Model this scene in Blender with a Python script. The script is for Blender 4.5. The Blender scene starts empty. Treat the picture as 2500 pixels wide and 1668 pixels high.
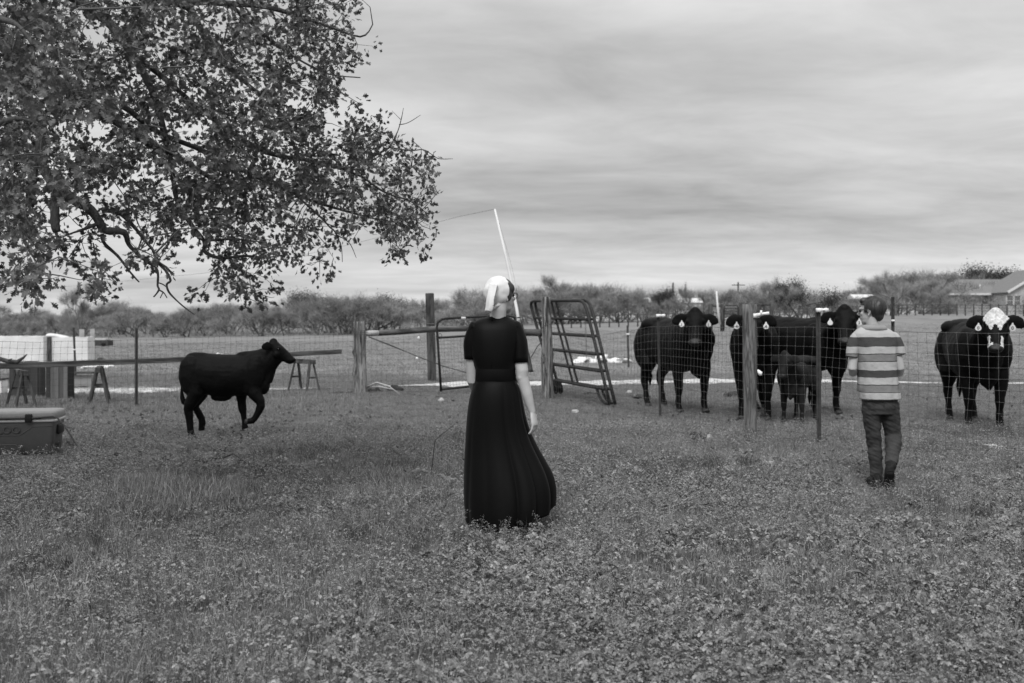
import bpy, math, random
import numpy as np
from mathutils import Vector, Matrix, Euler, noise as mn
random.seed(11)
rng = np.random.default_rng(11)
S = bpy.context.scene
C = S.collection
R = math.radians

# ------------------------------------------------------------------ camera
F = 2430.0                      # focal length in pixels of the 2500 px wide photograph
CAMH = 1.4
cd = bpy.data.cameras.new("camera")
cd.lens = 35.0; cd.sensor_width = 36.0
cd.shift_y = -0.0196
cd.clip_start = 0.05; cd.clip_end = 6000
cd.dof.use_dof = True; cd.dof.focus_distance = 6.6; cd.dof.aperture_fstop = 3.2
cam = bpy.data.objects.new("camera", cd); C.objects.link(cam)
cam.location = (0, 0, CAMH); cam.rotation_euler = (R(90), 0, 0)
S.camera = cam

# ------------------------------------------------------------------ sky and sun (overcast)
S.view_settings.view_transform = 'Standard'
S.view_settings.look = 'None'
S.view_settings.gamma = 1.0
S.view_settings.use_curve_mapping = False
S.view_settings.exposure = 0.7
SUN_EL, SUN_AZ = R(48), R(195)          # azimuth from +Y (away from camera) towards +X
w = bpy.data.worlds.new("World"); S.world = w; w.use_nodes = True
nt = w.node_tree; N = nt.nodes; L = nt.links; N.clear()
out = N.new('ShaderNodeOutputWorld'); bg = N.new('ShaderNodeBackground')
bg.inputs['Strength'].default_value = 0.1
L.new(bg.outputs[0], out.inputs[0])
sky = N.new('ShaderNodeTexSky'); sky.sky_type = 'NISHITA'; sky.sun_disc = False
sky.sun_elevation = SUN_EL; sky.sun_rotation = SUN_AZ
bw = N.new('ShaderNodeRGBToBW'); L.new(sky.outputs[0], bw.inputs[0])
tc = N.new('ShaderNodeTexCoord')
sep = N.new('ShaderNodeSeparateXYZ'); L.new(tc.outputs['Generated'], sep.inputs[0])
def mth(op, a=None, b=None, c=None, clamp=False, nt=nt):
    n = nt.nodes.new('ShaderNodeMath'); n.operation = op; n.use_clamp = clamp
    for i, q in enumerate((a, b, c)):
        if q is None: continue
        if isinstance(q, (int, float)): n.inputs[i].default_value = q
        else: nt.links.new(q, n.inputs[i])
    return n.outputs[0]
zc = mth('MAXIMUM', sep.outputs[2], 0.0)
den = mth('ADD', zc, 0.11)
cx = mth('DIVIDE', sep.outputs[0], den); cy = mth('DIVIDE', sep.outputs[1], den)
comb = N.new('ShaderNodeCombineXYZ'); L.new(cx, comb.inputs[0]); L.new(cy, comb.inputs[1])
def cloud(scale, detail, rough, off, sx=1.0, dist=0.0):
    mp = N.new('ShaderNodeMapping'); mp.inputs['Location'].default_value = off
    mp.inputs['Scale'].default_value = (sx, 1, 1)
    L.new(comb.outputs[0], mp.inputs[0])
    n = N.new('ShaderNodeTexNoise'); n.inputs['Scale'].default_value = scale
    n.inputs['Detail'].default_value = detail; n.inputs['Roughness'].default_value = rough
    n.inputs['Distortion'].default_value = dist
    L.new(mp.outputs[0], n.inputs[0]); return n.outputs[0]
n1 = cloud(0.62, 6, 0.55, (3.7, 1.3, 0), 0.6, 0.2)
n2 = cloud(1.9, 7, 0.62, (9.1, 4.2, 2), 0.7, 0.5)
m1 = mth('MULTIPLY_ADD', mth('SUBTRACT', n1, 0.5), 6.2, 0)
m2 = mth('MULTIPLY_ADD', mth('SUBTRACT', n2, 0.5), 2.2, 0)
# cloud deck: a little brighter towards the zenith as overcast skies are
zen = mth('MULTIPLY', mth('POWER', zc, 3.0), 6.5)
deck = mth('ADD', mth('ADD', mth('ADD', m1, m2), zen), 3.8)
deck = mth('MAXIMUM', deck, 1.8)
tot = mth('ADD', mth('MULTIPLY', bw.outputs[0], 0.015), deck)
rgb = N.new('ShaderNodeCombineColor')
for i in range(3): L.new(tot, rgb.inputs[i])
L.new(rgb.outputs[0], bg.inputs[0])
sd = bpy.data.lights.new("sun", 'SUN'); sd.energy = 1.5; sd.angle = R(25); sd.color = (1, 1, 1)
sun = bpy.data.objects.new("sun", sd); C.objects.link(sun)
sun.rotation_euler = (R(90) - SUN_EL, 0, math.pi - SUN_AZ)
sun.location = (0, 0, 30)

# ------------------------------------------------------------------ helpers
ORG = {}
def P(px, py, D):
    return Vector(((px - 1250) / F * D, D, CAMH - (py - 785) / F * D))
FU = [-.9, -.55, -.405, -.164, .011, .12, .405, .55, .9]
FZ = [-.45, -.45, -.41, -.05, 1.04, 1.31, 2.17, 2.2, 2.2]
def hgt(x, y):
    if y < 3: return 0.0
    g = float(np.interp(x / y, FU, FZ))
    t = min(max((y - 24) / 90.0, 0), 1)
    s = t * t * (3 - 2 * t)
    z = g * s
    z += 0.018 * mn.noise(Vector((x * .35, y * .35, 0))) * min(1, (y - 3) / 3)
    if y > 26: z += 0.10 * min(1, (y - 26) / 20) * mn.noise(Vector((x * .06, y * .06, 5)))
    return z
def G(px, D, up=0.0):
    x = (px - 1250) / F * D
    return Vector((x, D, hgt(x, D) + up))

def tag(o, label=None, cat=None, group=None, kind=None):
    if label: o['label'] = label
    if cat: o['category'] = cat
    if group: o['group'] = group
    if kind: o['kind'] = kind
    return o
def thing(name, label, cat, loc=(0, 0, 0), group=None, rz=0.0, local=False):
    o = bpy.data.objects.new(name, None); C.objects.link(o)
    o.empty_display_size = 0.2
    o.location = loc; o.rotation_euler = (0, 0, rz)
    ORG[o.name] = Vector((0, 0, 0)) if local else Vector(loc)
    return tag(o, label, cat, group)
def dup(o, loc=None, parent=None, rz=None, scale=None, label=None, group=None):
    c = o.copy(); C.objects.link(c)
    if parent is not None: c.parent = parent
    if loc is not None: c.location = loc
    if rz is not None: c.rotation_euler = (0, 0, rz)
    if scale is not None: c.scale = scale
    if label: c['label'] = label
    if group: c['group'] = group
    for ch in list(o.children): dup(ch, parent=c)
    return c

class MB:
    def __init__(s): s.v = []; s.f = []; s.m = []
    def add(s, vs, fs, mi=0):
        b = len(s.v); s.v += [Vector(q) for q in vs]
        s.f += [tuple(i + b for i in f) for f in fs]; s.m += [mi] * len(fs); return s
    def box(s, c, size, rot=None, mi=0, taper=1.0):
        c = Vector(c); hx, hy, hz = size[0] / 2, size[1] / 2, size[2] / 2
        vs = []
        for z in (-1, 1):
            k = taper if z > 0 else 1
            for x, y in ((-1, -1), (1, -1), (1, 1), (-1, 1)):
                q = Vector((x * hx * k, y * hy * k, z * hz))
                if rot is not None: q = rot @ q
                vs.append(c + q)
        return s.add(vs, [(3, 2, 1, 0), (4, 5, 6, 7), (0, 1, 5, 4), (1, 2, 6, 5), (2, 3, 7, 6), (3, 0, 4, 7)], mi)
    def bar(s, a, b, wd, th, mi=0, up=(0, 0, 1)):
        a = Vector(a); b = Vector(b); d = (b - a); ln = d.length; d.normalize()
        u = Vector(up); sx = d.cross(u)
        if sx.length < 1e-4: sx = d.cross(Vector((0, 1, 0)))
        sx.normalize(); u = sx.cross(d)
        rot = Matrix((sx, d, u)).transposed()
        return s.box((a + b) / 2, (wd, ln, th), rot, mi)
    def tube(s, pts, rad, n=8, mi=0, cap=True, jit=0.0, ref=None):
        pts = [Vector(p) for p in pts]
        if isinstance(rad, (int, float)): rad = [rad] * len(pts)
        rings = []; prev = None
        for i, p in enumerate(pts):
            a = pts[max(i - 1, 0)]; b = pts[min(i + 1, len(pts) - 1)]
            t = (b - a)
            t = t.normalized() if t.length > 1e-9 else Vector((0, 0, 1))
            if prev is None:
                r0 = Vector(ref) if ref else (Vector((1, 0, 0)) if abs(t.x) < .9 else Vector((0, 1, 0)))
                nx = (r0 - t * r0.dot(t)).normalized()
            else:
                nx = (prev - t * prev.dot(t))
                nx = nx.normalized() if nx.length > 1e-6 else prev
            prev = nx; ny = t.cross(nx)
            ra, rb = rad[i] if isinstance(rad[i], (tuple, list)) else (rad[i], rad[i])
            ring = []
            for k in range(n):
                an = 2 * math.pi * k / n
                q = nx * (math.cos(an) * ra) + ny * (math.sin(an) * rb)
                if jit: q *= 1 + random.uniform(-jit, jit)
                ring.append(p + q)
            rings.append(ring)
        return s.loft(rings, mi, cap)
    def loft(s, rings, mi=0, cap=True):
        n = len(rings[0]); vs = [q for r in rings for q in r]; fs = []
        for i in range(len(rings) - 1):
            for k in range(n):
                a = i * n + k; b = i * n + (k + 1) % n
                fs.append((a, b, b + n, a + n))
        if cap:
            fs.append(tuple(reversed(range(n))))
            fs.append(tuple(range((len(rings) - 1) * n, len(rings) * n)))
        return s.add(vs, fs, mi)
    def ell(s, c, r, rot=None, nu=16, nv=10, mi=0):
        c = Vector(c); rings = []
        if isinstance(r, (int, float)): r = (r, r, r)
        vs = [c + (rot @ Vector((0, 0, -r[2])) if rot else Vector((0, 0, -r[2])))]; fs = []
        for j in range(1, nv):
            ph = -math.pi / 2 + math.pi * j / nv
            for k in range(nu):
                th = 2 * math.pi * k / nu
                q = Vector((r[0] * math.cos(ph) * math.cos(th), r[1] * math.cos(ph) * math.sin(th), r[2] * math.sin(ph)))
                if rot: q = rot @ q
                vs.append(c + q)
        vs.append(c + (rot @ Vector((0, 0, r[2])) if rot else Vector((0, 0, r[2]))))
        for k in range(nu):
            fs.append((0, 1 + (k + 1) % nu, 1 + k))
            fs.append((len(vs) - 1, 1 + (nv - 2) * nu + k, 1 + (nv - 2) * nu + (k + 1) % nu))
        for j in range(nv - 2):
            for k in range(nu):
                a = 1 + j * nu + k; b = 1 + j * nu + (k + 1) % nu
                fs.append((a, b, b + nu, a + nu))
        return s.add(vs, fs, mi)
    def grid(s, fn, nu, nv, mi=0):
        vs = [fn(i / nu, j / nv) for j in range(nv + 1) for i in range(nu + 1)]
        fs = [(j * (nu + 1) + i, j * (nu + 1) + i + 1, (j + 1) * (nu + 1) + i + 1, (j + 1) * (nu + 1) + i)
              for j in range(nv) for i in range(nu)]
        return s.add(vs, fs, mi)
    def build(s, name, mats, parent=None, org=None, smooth=True, link=True, bevel=0.0):
        if parent is not None: o3 = ORG.get(parent.name, Vector((0, 0, 0)))
        else: o3 = Vector(org) if org is not None else Vector((0, 0, 0))
        me = bpy.data.meshes.new(name)
        me.from_pydata([tuple(q - o3) for q in s.v], [], s.f)
        for m in (mats if isinstance(mats, (list, tuple)) else [mats]): me.materials.append(m)
        me.polygons.foreach_set('material_index', s.m)
        me.polygons.foreach_set('use_smooth', [smooth] * len(me.polygons))
        me.update()
        o = bpy.data.objects.new(name, me)
        if link: C.objects.link(o)
        if parent is not None: o.parent = parent
        else: o.location = o3
        ORG[o.name] = o3
        if bevel:
            b = o.modifiers.new('bevel', 'BEVEL'); b.width = bevel; b.segments = 2; b.limit_method = 'ANGLE'
        return o

def npmesh(name, V, Fc, mats, parent=None, smooth=False, org=(0, 0, 0), mi=None, link=True):
    """V (n,3) float array, Fc (m,k) int array: one mesh object made quickly."""
    o3 = ORG.get(parent.name, Vector((0, 0, 0))) if parent is not None else Vector(org)
    V = np.asarray(V, dtype=np.float32) - np.array(o3, dtype=np.float32)
    Fc = np.asarray(Fc, dtype=np.int32); m, k = Fc.shape
    me = bpy.data.meshes.new(name)
    me.vertices.add(len(V)); me.vertices.foreach_set('co', V.ravel())
    me.loops.add(m * k); me.loops.foreach_set('vertex_index', Fc.ravel())
    me.polygons.add(m); me.polygons.foreach_set('loop_start', np.arange(0, m * k, k, dtype=np.int32))
    me.polygons.foreach_set('loop_total', np.full(m, k, dtype=np.int32))
    for mm in (mats if isinstance(mats, (list, tuple)) else [mats]): me.materials.append(mm)
    if mi is not None: me.polygons.foreach_set('material_index', np.asarray(mi, dtype=np.int32))
    me.polygons.foreach_set('use_smooth', np.full(m, smooth))
    me.update(calc_edges=True)
    o = bpy.data.objects.new(name, me)
    if link: C.objects.link(o)
    if parent is not None: o.parent = parent
    else: o.location = o3
    ORG[o.name] = o3
    return o

def fuse(mb, name, mats, parent, voxel, smooth=4, post=None, matfn=None, factor=.5):
    """grow one continuous skin round the overlapping shapes of mb"""
    o = mb.build(name, mats, parent)
    r = o.modifiers.new('r', 'REMESH'); r.mode = 'VOXEL'; r.voxel_size = voxel; r.use_smooth_shade = True
    if smooth:
        sm = o.modifiers.new('s', 'SMOOTH'); sm.factor = factor; sm.iterations = smooth
    dg = bpy.context.evaluated_depsgraph_get()
    me = bpy.data.meshes.new_from_object(o.evaluated_get(dg))
    o.modifiers.clear(); old = o.data; o.data = me; bpy.data.meshes.remove(old); me.name = name
    if not len(me.materials):
        for m in (mats if isinstance(mats, (list, tuple)) else [mats]): me.materials.append(m)
    if post:
        co = np.empty(len(me.vertices) * 3, dtype=np.float32); me.vertices.foreach_get('co', co)
        no = np.empty(len(me.vertices) * 3, dtype=np.float32); me.vertices.foreach_get('normal', no)
        co = post(co.reshape(-1, 3), no.reshape(-1, 3)); me.vertices.foreach_set('co', co.ravel().astype(np.float32))
        me.update()
    n = len(me.polygons)
    if matfn:
        ce = np.empty(n * 3, dtype=np.float32); me.polygons.foreach_get('center', ce)
        me.polygons.foreach_set('material_index', matfn(ce.reshape(-1, 3)).astype(np.int32))
    else: me.polygons.foreach_set('material_index', np.zeros(n, dtype=np.int32))
    me.polygons.foreach_set('use_smooth', np.ones(n, dtype=bool)); me.update()
    return o
def vnoise(co, s, seed=0.0):
    return np.array([mn.noise(Vector((float(c[0]) * s + seed, float(c[1]) * s, float(c[2]) * s))) for c in co])

# ------------------------------------------------------------------ materials (all greys: the photograph is black and white)
def mat(name, lo, hi, ns=6, stretch=(1, 1, 1), rough=.85, spec=.25, bump=0., bs=None, bd=.01, detail=6, island=0.0,
        rnd=0.0, metal=0.0, sheen=0.0, transl=0.0, coords='Object', wave=None, dist=0.0, p0=.3, p1=.7):
    m = bpy.data.materials.new(name); m.use_nodes = True
    t = m.node_tree; N = t.nodes; L = t.links; b = N['Principled BSDF']
    tcn = N.new('ShaderNodeTexCoord'); mp = N.new('ShaderNodeMapping'); mp.inputs['Scale'].default_value = stretch
    L.new(tcn.outputs[coords], mp.inputs[0])
    n = N.new('ShaderNodeTexNoise'); n.inputs['Scale'].default_value = ns; n.inputs['Detail'].default_value = detail
    n.inputs['Roughness'].default_value = .6; n.inputs['Distortion'].default_value = dist
    L.new(mp.outputs[0], n.inputs[0])
    src = n.outputs[0]
    mr = N.new('ShaderNodeMapRange'); mr.inputs[1].default_value = p0; mr.inputs[2].default_value = p1
    mr.inputs[3].default_value = lo; mr.inputs[4].default_value = hi
    L.new(src, mr.inputs[0]); val = mr.outputs[0]
    if island or rnd:
        if island:
            g = N.new('ShaderNodeNewGeometry'); rs = g.outputs['Random Per Island']; amt = island
            val = mth('MULTIPLY', val, mth('MULTIPLY_ADD', rs, amt * 2, 1 - amt, nt=t), nt=t)
        if rnd:
            g = N.new('ShaderNodeObjectInfo'); rs = g.outputs['Random']
            val = mth('MULTIPLY', val, mth('MULTIPLY_ADD', rs, rnd * 2, 1 - rnd, nt=t), nt=t)
    cc = N.new('ShaderNodeCombineColor')
    for i in range(3): L.new(val, cc.inputs[i])
    L.new(cc.outputs[0], b.inputs['Base Color'])
    b.inputs['Roughness'].default_value = rough; b.inputs['Specular IOR Level'].default_value = spec
    b.inputs['Metallic'].default_value = metal
    if sheen: b.inputs['Sheen Weight'].default_value = sheen
    if bump:
        n2 = N.new('ShaderNodeTexNoise'); n2.inputs['Scale'].default_value = bs or ns * 3; n2.inputs['Detail'].default_value = 5
        L.new(mp.outputs[0], n2.inputs[0])
        bp = N.new('ShaderNodeBump'); bp.inputs['Strength'].default_value = bump; bp.inputs['Distance'].default_value = bd
        L.new(n2.outputs[0], bp.inputs['Height']); L.new(bp.outputs[0], b.inputs['Normal'])
    if transl:
        tr = N.new('ShaderNodeBsdfTranslucent'); mx = N.new('ShaderNodeMixShader'); mx.inputs[0].default_value = transl
        L.new(cc.outputs[0], tr.inputs[0]); L.new(b.outputs[0], mx.inputs[1]); L.new(tr.outputs[0], mx.inputs[2])
        L.new(mx.outputs[0], N['Material Output'].inputs[0])
    return m
M = {}
M['ground'] = mat('soil and thatch', .05, .13, ns=3, rough=.95, spec=.1, bump=.8, bs=25, bd=.02, detail=10)
M['pasture'] = mat('short pasture turf', .15, .24, ns=.5, stretch=(1, .6, 1), rough=.95, spec=.1, bump=.9, bs=9, bd=.05, detail=12)
M['gravel'] = mat('white caliche', .38, .68, ns=8, rough=.95, spec=.1, bump=.6, bs=40, bd=.02)
M['grass'] = mat('grass blades', .2, .34, ns=1.2, rough=.55, spec=.35, island=.6, rnd=.25, transl=.25)
M['grassdark'] = mat('deep grass blades', .085, .13, ns=1.2, rough=.6, spec=.3, island=.3, rnd=.2, transl=.25)
M['clover'] = mat('clover leaflets', .16, .31, ns=1.2, rough=.5, spec=.4, island=.6, rnd=.25, transl=.2)
M['broad'] = mat('broad weed leaves', .13, .27, ns=12, rough=.5, spec=.4, island=.45, rnd=.3, transl=.15)
M['stem'] = mat('seed stems', .16, .26, ns=3, rough=.7, rnd=.2)
M['pod'] = mat('pale seed pods', .28, .48, ns=3, rough=.7, island=.3)
M['litter'] = mat('dead oak leaves', .04, .26, ns=4, rough=.7, island=.5, rnd=.5)
M['leaf'] = mat('oak leaves', .045, .10, ns=5, rough=.42, spec=.5, island=.45, transl=.18)
M['leafo'] = mat('large oak leaves', .07, .14, ns=20, rough=.42, spec=.5, rnd=.4, transl=.18, bump=.3, bs=60, bd=.002)
M['bark'] = mat('oak bark', .03, .11, ns=14, stretch=(1, 1, .4), rough=.95, bump=1., bs=40, bd=.02)
M['twig'] = mat('twig bark', .05, .13, ns=20, rough=.9)
M['scrub'] = mat('bare scrub twigs', .2, .3, ns=.4, rough=.95, spec=.1, island=.25, rnd=.2)
M['scrubbark'] = mat('scrub bark', .07, .13, ns=3, rough=.95)
M['evergreen'] = mat('evergreen leaves', .04, .08, ns=2, rough=.8, island=.4)
M['coat'] = mat('black cattle hair', .0022, .0048, ns=9, rough=.6, spec=.10, bump=.5, bs=60, bd=.006, stretch=(1, 1, .6))
M['coatb'] = mat('dusty brown calf hair', .010, .024, ns=7, rough=.7, spec=.1, bump=.5, bs=60, bd=.006)
M['white hair'] = mat('curly white hair', .35, .75, ns=26, rough=.9, bump=1., bs=35, bd=.012, dist=1.0)
M['hoof'] = mat('hoof horn', .03, .06, ns=9, rough=.6)
M['muzzle'] = mat('damp muzzle skin', .008, .02, ns=20, rough=.5, spec=.25)
M['eye'] = mat('dark eye', .005, .006, rough=.1, spec=.8)
M['tag'] = mat('white plastic tag', .6, .75, ns=5, rough=.4)
M['ink'] = mat('black ink', .02, .03, rough=.6)
M['dress'] = mat('black woven crepe', .0014, .0022, ns=4, rough=.55, spec=.11, bump=.25, bs=300, bd=.001, sheen=.02)
M['belt'] = mat('black dress belt', .0025, .0035, ns=4, rough=.75, spec=.10, bump=.2, bs=200, bd=.001)
M['scarf'] = mat('white cotton', .60, .70, ns=5, rough=.85, bump=.15, bs=30, bd=.004)
M['skin'] = mat('skin', .36, .45, ns=12, rough=.5, spec=.4, bump=.1, bs=60, bd=.001)
M['hair'] = mat('dark brown hair', .012, .04, ns=30, stretch=(1, 1, .15), rough=.45, spec=.5, bump=.8, bs=90, bd=.004)
M['jeans'] = mat('faded denim', .022, .055, ns=7, rough=.85, bump=.4, bs=24, bd=.01)
M['rubber'] = mat('black shoe rubber', .005, .01, ns=30, rough=.7, bump=.5, bs=60, bd=.004)
M['glasses'] = mat('dark glasses frame', .02, .03, rough=.3, spec=.5)
M['lens'] = mat('lens glass', .5, .6, rough=.05, spec=.8)
M['cedar'] = mat('weathered cedar', .03, .30, ns=24, stretch=(1, 1, .07), rough=.95, bump=1., bs=30, bd=.03, dist=1.2, p0=.4, p1=.62)
M['post'] = mat('treated post wood', .06, .19, ns=18, stretch=(1, 1, .10), rough=.9, bump=.6, bs=26, bd=.01, dist=2.2, p0=.4, p1=.62)
M['darkpost'] = mat('dark creosoted post', .025, .085, p0=.38, p1=.62, ns=18, stretch=(1, 1, .15), rough=.9, bump=.7, bs=26, bd=.01)
M['beam'] = mat('weathered beam', .035, .13, p0=.38, p1=.62, ns=14, stretch=(.12, .12, 1), rough=.9, bump=.7, bs=30, bd=.01)
M['palewood'] = mat('pale peeled wood', .3, .45, ns=8, stretch=(.15, 1, 1), rough=.85, bump=.4, bs=20, bd=.01)
M['board'] = mat('grey boards', .07, .16, ns=6, stretch=(1, 1, .1), rough=.9, bump=.6, bs=26, bd=.008, rnd=.3)
M['boarddark'] = mat('dark boards', .025, .06, ns=6, stretch=(1, 1, .1), rough=.9, bump=.6, bs=26, bd=.008, rnd=.3)
M['steel'] = mat('dark painted gate tube', .012, .032, ns=9, rough=.55, spec=.25, metal=.1)
M['tpost'] = mat('rusty steel post', .04, .08, ns=14, rough=.7, metal=.2)
M['wire'] = mat('galvanised wire', .10, .17, ns=9, rough=.5, metal=.35)
M['wiredark'] = mat('rusted wire', .05, .1, ns=9, rough=.8)
M['plastic'] = mat('white plastic insulator', .8, .85, rough=.5)
M['white'] = mat('white sheeting', .58, .74, ns=2.5, rough=.7, bump=.5, bs=4, bd=.05)
M['pvc'] = mat('white pole', .6, .7, ns=5, rough=.6)
M['coolerbody'] = mat('cooler body plastic', .088, .1, ns=20, rough=.5, bump=.1, bs=200, bd=.001)
M['coolerlid'] = mat('cooler lid plastic', .24, .28, ns=20, rough=.45, bump=.1, bs=200, bd=.001)
M['coolertrim'] = mat('pale cooler rim', .42, .48, ns=20, rough=.45)
M['blackplastic'] = mat('black latch rubber', .012, .018, rough=.6)
M['rope'] = mat('twisted rope', .05, .11, ns=60, rough=.9, bump=.8, bs=90, bd=.004)
M['roof'] = mat('roof shingles', .15, .19, ns=3, stretch=(1, 1, 3), rough=.9, bump=.4, bs=12, bd=.02)
M['siding'] = mat('pale siding', .42, .5, ns=2, rough=.8)
M['trim'] = mat('white trim', .55, .65, rough=.7)
M['glass'] = mat('dark window glass', .1, .14, rough=.1, spec=.6)
M['rock'] = mat('pale stone', .28, .5, ns=8, rough=.9, bump=.6, bs=14, bd=.01)
M['dung'] = mat('dark earth clod', .03, .06, ns=8, rough=.95, bump=.8, bs=14, bd=.02)
M['log'] = mat('dark log bark', .02, .06, ns=10, rough=.9, bump=.8, bs=30, bd=.01)
M['logend'] = mat('cut log end', .25, .45, ns=14, rough=.9)
# ------------------------------------------------------------------ the ground
def axis(vals):
    o = []
    for a, b, st in vals: o += list(np.arange(a, b, st))
    return o
ys = axis([(-60, 0, 10), (0, 3, .5), (3, 16, .25), (16, 30, .5), (30, 70, 1.5), (70, 140, 3), (140, 400, 20), (400, 2600, 200)]) 
us = axis([(-2.5, -.9, .2), (-.9, .9, .02), (.9, 2.51, .2)])
gv = []; 
for y in ys:
    wd = max(y, 14.0)
    for u in us:
        x = u * wd
        z = hgt(x, y)
        gv.append((x, y, z))
nu = len(us); gf = [(j * nu + i, j * nu + i + 1, (j + 1) * nu + i + 1, (j + 1) * nu + i) for j in range(len(ys) - 1) for i in range(nu - 1)]
# two grounds in one sheet: soil near, pasture turf beyond the fence
ctr = [(sum(gv[k][0] for k in f) / 4, sum(gv[k][1] for k in f) / 4) for f in gf]
ground = npmesh('ground', gv, gf, [M['ground'], M['pasture']], smooth=True, mi=[0 if y < 24 else 1 for x, y in ctr])
tag(ground, 'rough grassy ground and pasture rolling back to the trees', kind='structure')

# white caliche track crossing behind the fences
TR = [(-400, 19.3), (0, 19.6), (250, 19.9), (480, 20.2), (700, 20.6), (900, 21.2), (1060, 21.7), (1300, 22.2), (1500, 22.5), (1700, 23.1), (1900, 23.3), (2300, 22.6), (2700, 22.0)]
def track_y(px): return float(np.interp(px, [a for a, b in TR], [b for a, b in TR]))
TFX = [-400, 520, 600, 730, 780, 1000, 1050, 1200, 1900, 2100, 2700]; TFY = [1, 1, .7, .35, .02, .02, .5, 1, .9, .35, .15]
tv = []; tf = []; nT = 360
for i in range(nT + 1):
    px = -400 + 3100 * i / nT; D = track_y(px)
    u = (px - 1250) / F
    fade = float(np.interp(px, TFX, TFY)) * max(.1, 1 + .9 * mn.noise(Vector((u * 28, 3, 1))))
    a = D - .75 * fade - .3 * fade * mn.noise(Vector((u * 45, 1, 0))) - .12 * fade * mn.noise(Vector((u * 160, 1, 7)))
    b = D + .95 * fade + .35 * fade * mn.noise(Vector((u * 45, 9, 0))) + .12 * fade * mn.noise(Vector((u * 160, 5, 7)))
    for k in range(4):
        yy = a + (b - a) * k / 3; tv.append((u * yy, yy, hgt(u * yy, yy) + .012 + (.012 if k in (1, 2) else 0)))
for i in range(nT):
    for k in range(3): q = i * 4 + k; tf.append((q, q + 4, q + 5, q + 1))
tr = npmesh('path', tv, tf, M['gravel'], smooth=True)
tag(tr, 'white gravelly track crossing behind the wire fence', kind='structure')

# ------------------------------------------------------------------ scattered ground cover by geometry nodes
def scatter(name, area, protos, dens, label, cat=None, seed=0, tilt=.15, smin=.7, smax=1.3):
    col = bpy.data.collections.new(name + ' pieces')
    for p in protos: col.objects.link(p)
    ng = bpy.data.node_groups.new(name, 'GeometryNodeTree')
    ng.interface.new_socket(name='Geometry', in_out='INPUT', socket_type='NodeSocketGeometry')
    ng.interface.new_socket(name='Geometry', in_out='OUTPUT', socket_type='NodeSocketGeometry')
    n = ng.nodes; l = ng.links
    gi = n.new('NodeGroupInput'); go = n.new('NodeGroupOutput')
    di = n.new('GeometryNodeDistributePointsOnFaces'); di.distribute_method = 'RANDOM'; di.inputs['Seed'].default_value = seed
    na = n.new('GeometryNodeInputNamedAttribute'); na.data_type = 'FLOAT'; na.inputs[0].default_value = 'dens'
    mu = n.new('ShaderNodeMath'); mu.operation = 'MULTIPLY'; mu.inputs[1].default_value = dens
    l.new(na.outputs[0], mu.inputs[0]); l.new(gi.outputs[0], di.inputs['Mesh'])
    l.new(mu.outputs[0], di.inputs['Density'])
    ci = n.new('GeometryNodeCollectionInfo'); ci.inputs['Collection'].default_value = col
    ci.inputs['Separate Children'].default_value = True; ci.inputs['Reset Children'].default_value = True
    ip = n.new('GeometryNodeInstanceOnPoints'); ip.inputs['Pick Instance'].default_value = True
    rv = n.new('FunctionNodeRandomValue'); rv.data_type = 'FLOAT_VECTOR'
    rv.inputs[0].default_value = (-tilt, -tilt, 0); rv.inputs[1].default_value = (tilt, tilt, 6.283)
    rs = n.new('FunctionNodeRandomValue'); rs.data_type = 'FLOAT'
    rs.inputs[2].default_value = smin; rs.inputs[3].default_value = smax
    sc = n.new('GeometryNodeInputNamedAttribute'); sc.data_type = 'FLOAT'; sc.inputs[0].default_value = 'siz'
    m2 = n.new('ShaderNodeMath'); m2.operation = 'MULTIPLY'
    l.new(rs.outputs[1], m2.inputs[0]); l.new(sc.outputs[0], m2.inputs[1])
    l.new(di.outputs[0], ip.inputs['Points']); l.new(ci.outputs[0], ip.inputs['Instance'])
    l.new(rv.outputs[0], ip.inputs['Rotation']); l.new(m2.outputs[0], ip.inputs['Scale'])
    l.new(ip.outputs[0], go.inputs[0])
    V, Fc, D, Z = area
    o = npmesh(name, V, Fc, M['grass'])
    a = o.data.attributes.new('dens', 'FLOAT', 'POINT'); a.data.foreach_set('value', np.array(D, dtype=np.float32))
    a = o.data.attributes.new('siz', 'FLOAT', 'POINT'); a.data.foreach_set('value', np.array(Z, dtype=np.float32))
    md = o.modifiers.new('scatter', 'NODES'); md.node_group = ng
    tag(o, label, cat, kind='stuff')
    return o
def patch(y0, y1, step, dfn, sfn, off=-.004):
    V = []; Fc = []; D = []; Z = []; prev = None
    uu = np.arange(-.62, .6201, .02); yv = list(np.arange(y0, y1 + step, step))
    for y in yv:
        for u in uu:
            x = u * y; z = hgt(x, y) + off
            V.append((x, y, z)); D.append(max(0, dfn(x, y))); Z.append(sfn(x, y))
    n = len(uu)
    for j in range(len(yv) - 1):
        for i in range(n - 1): Fc.append((j * n + i, j * n + i + 1, (j + 1) * n + i + 1, (j + 1) * n + i))
    return V, Fc, D, Z
def nz(x, y, s, k=0): return mn.noise(Vector((x * s + k * 7.3, y * s - k * 3.1, k * 1.7)))

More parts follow.
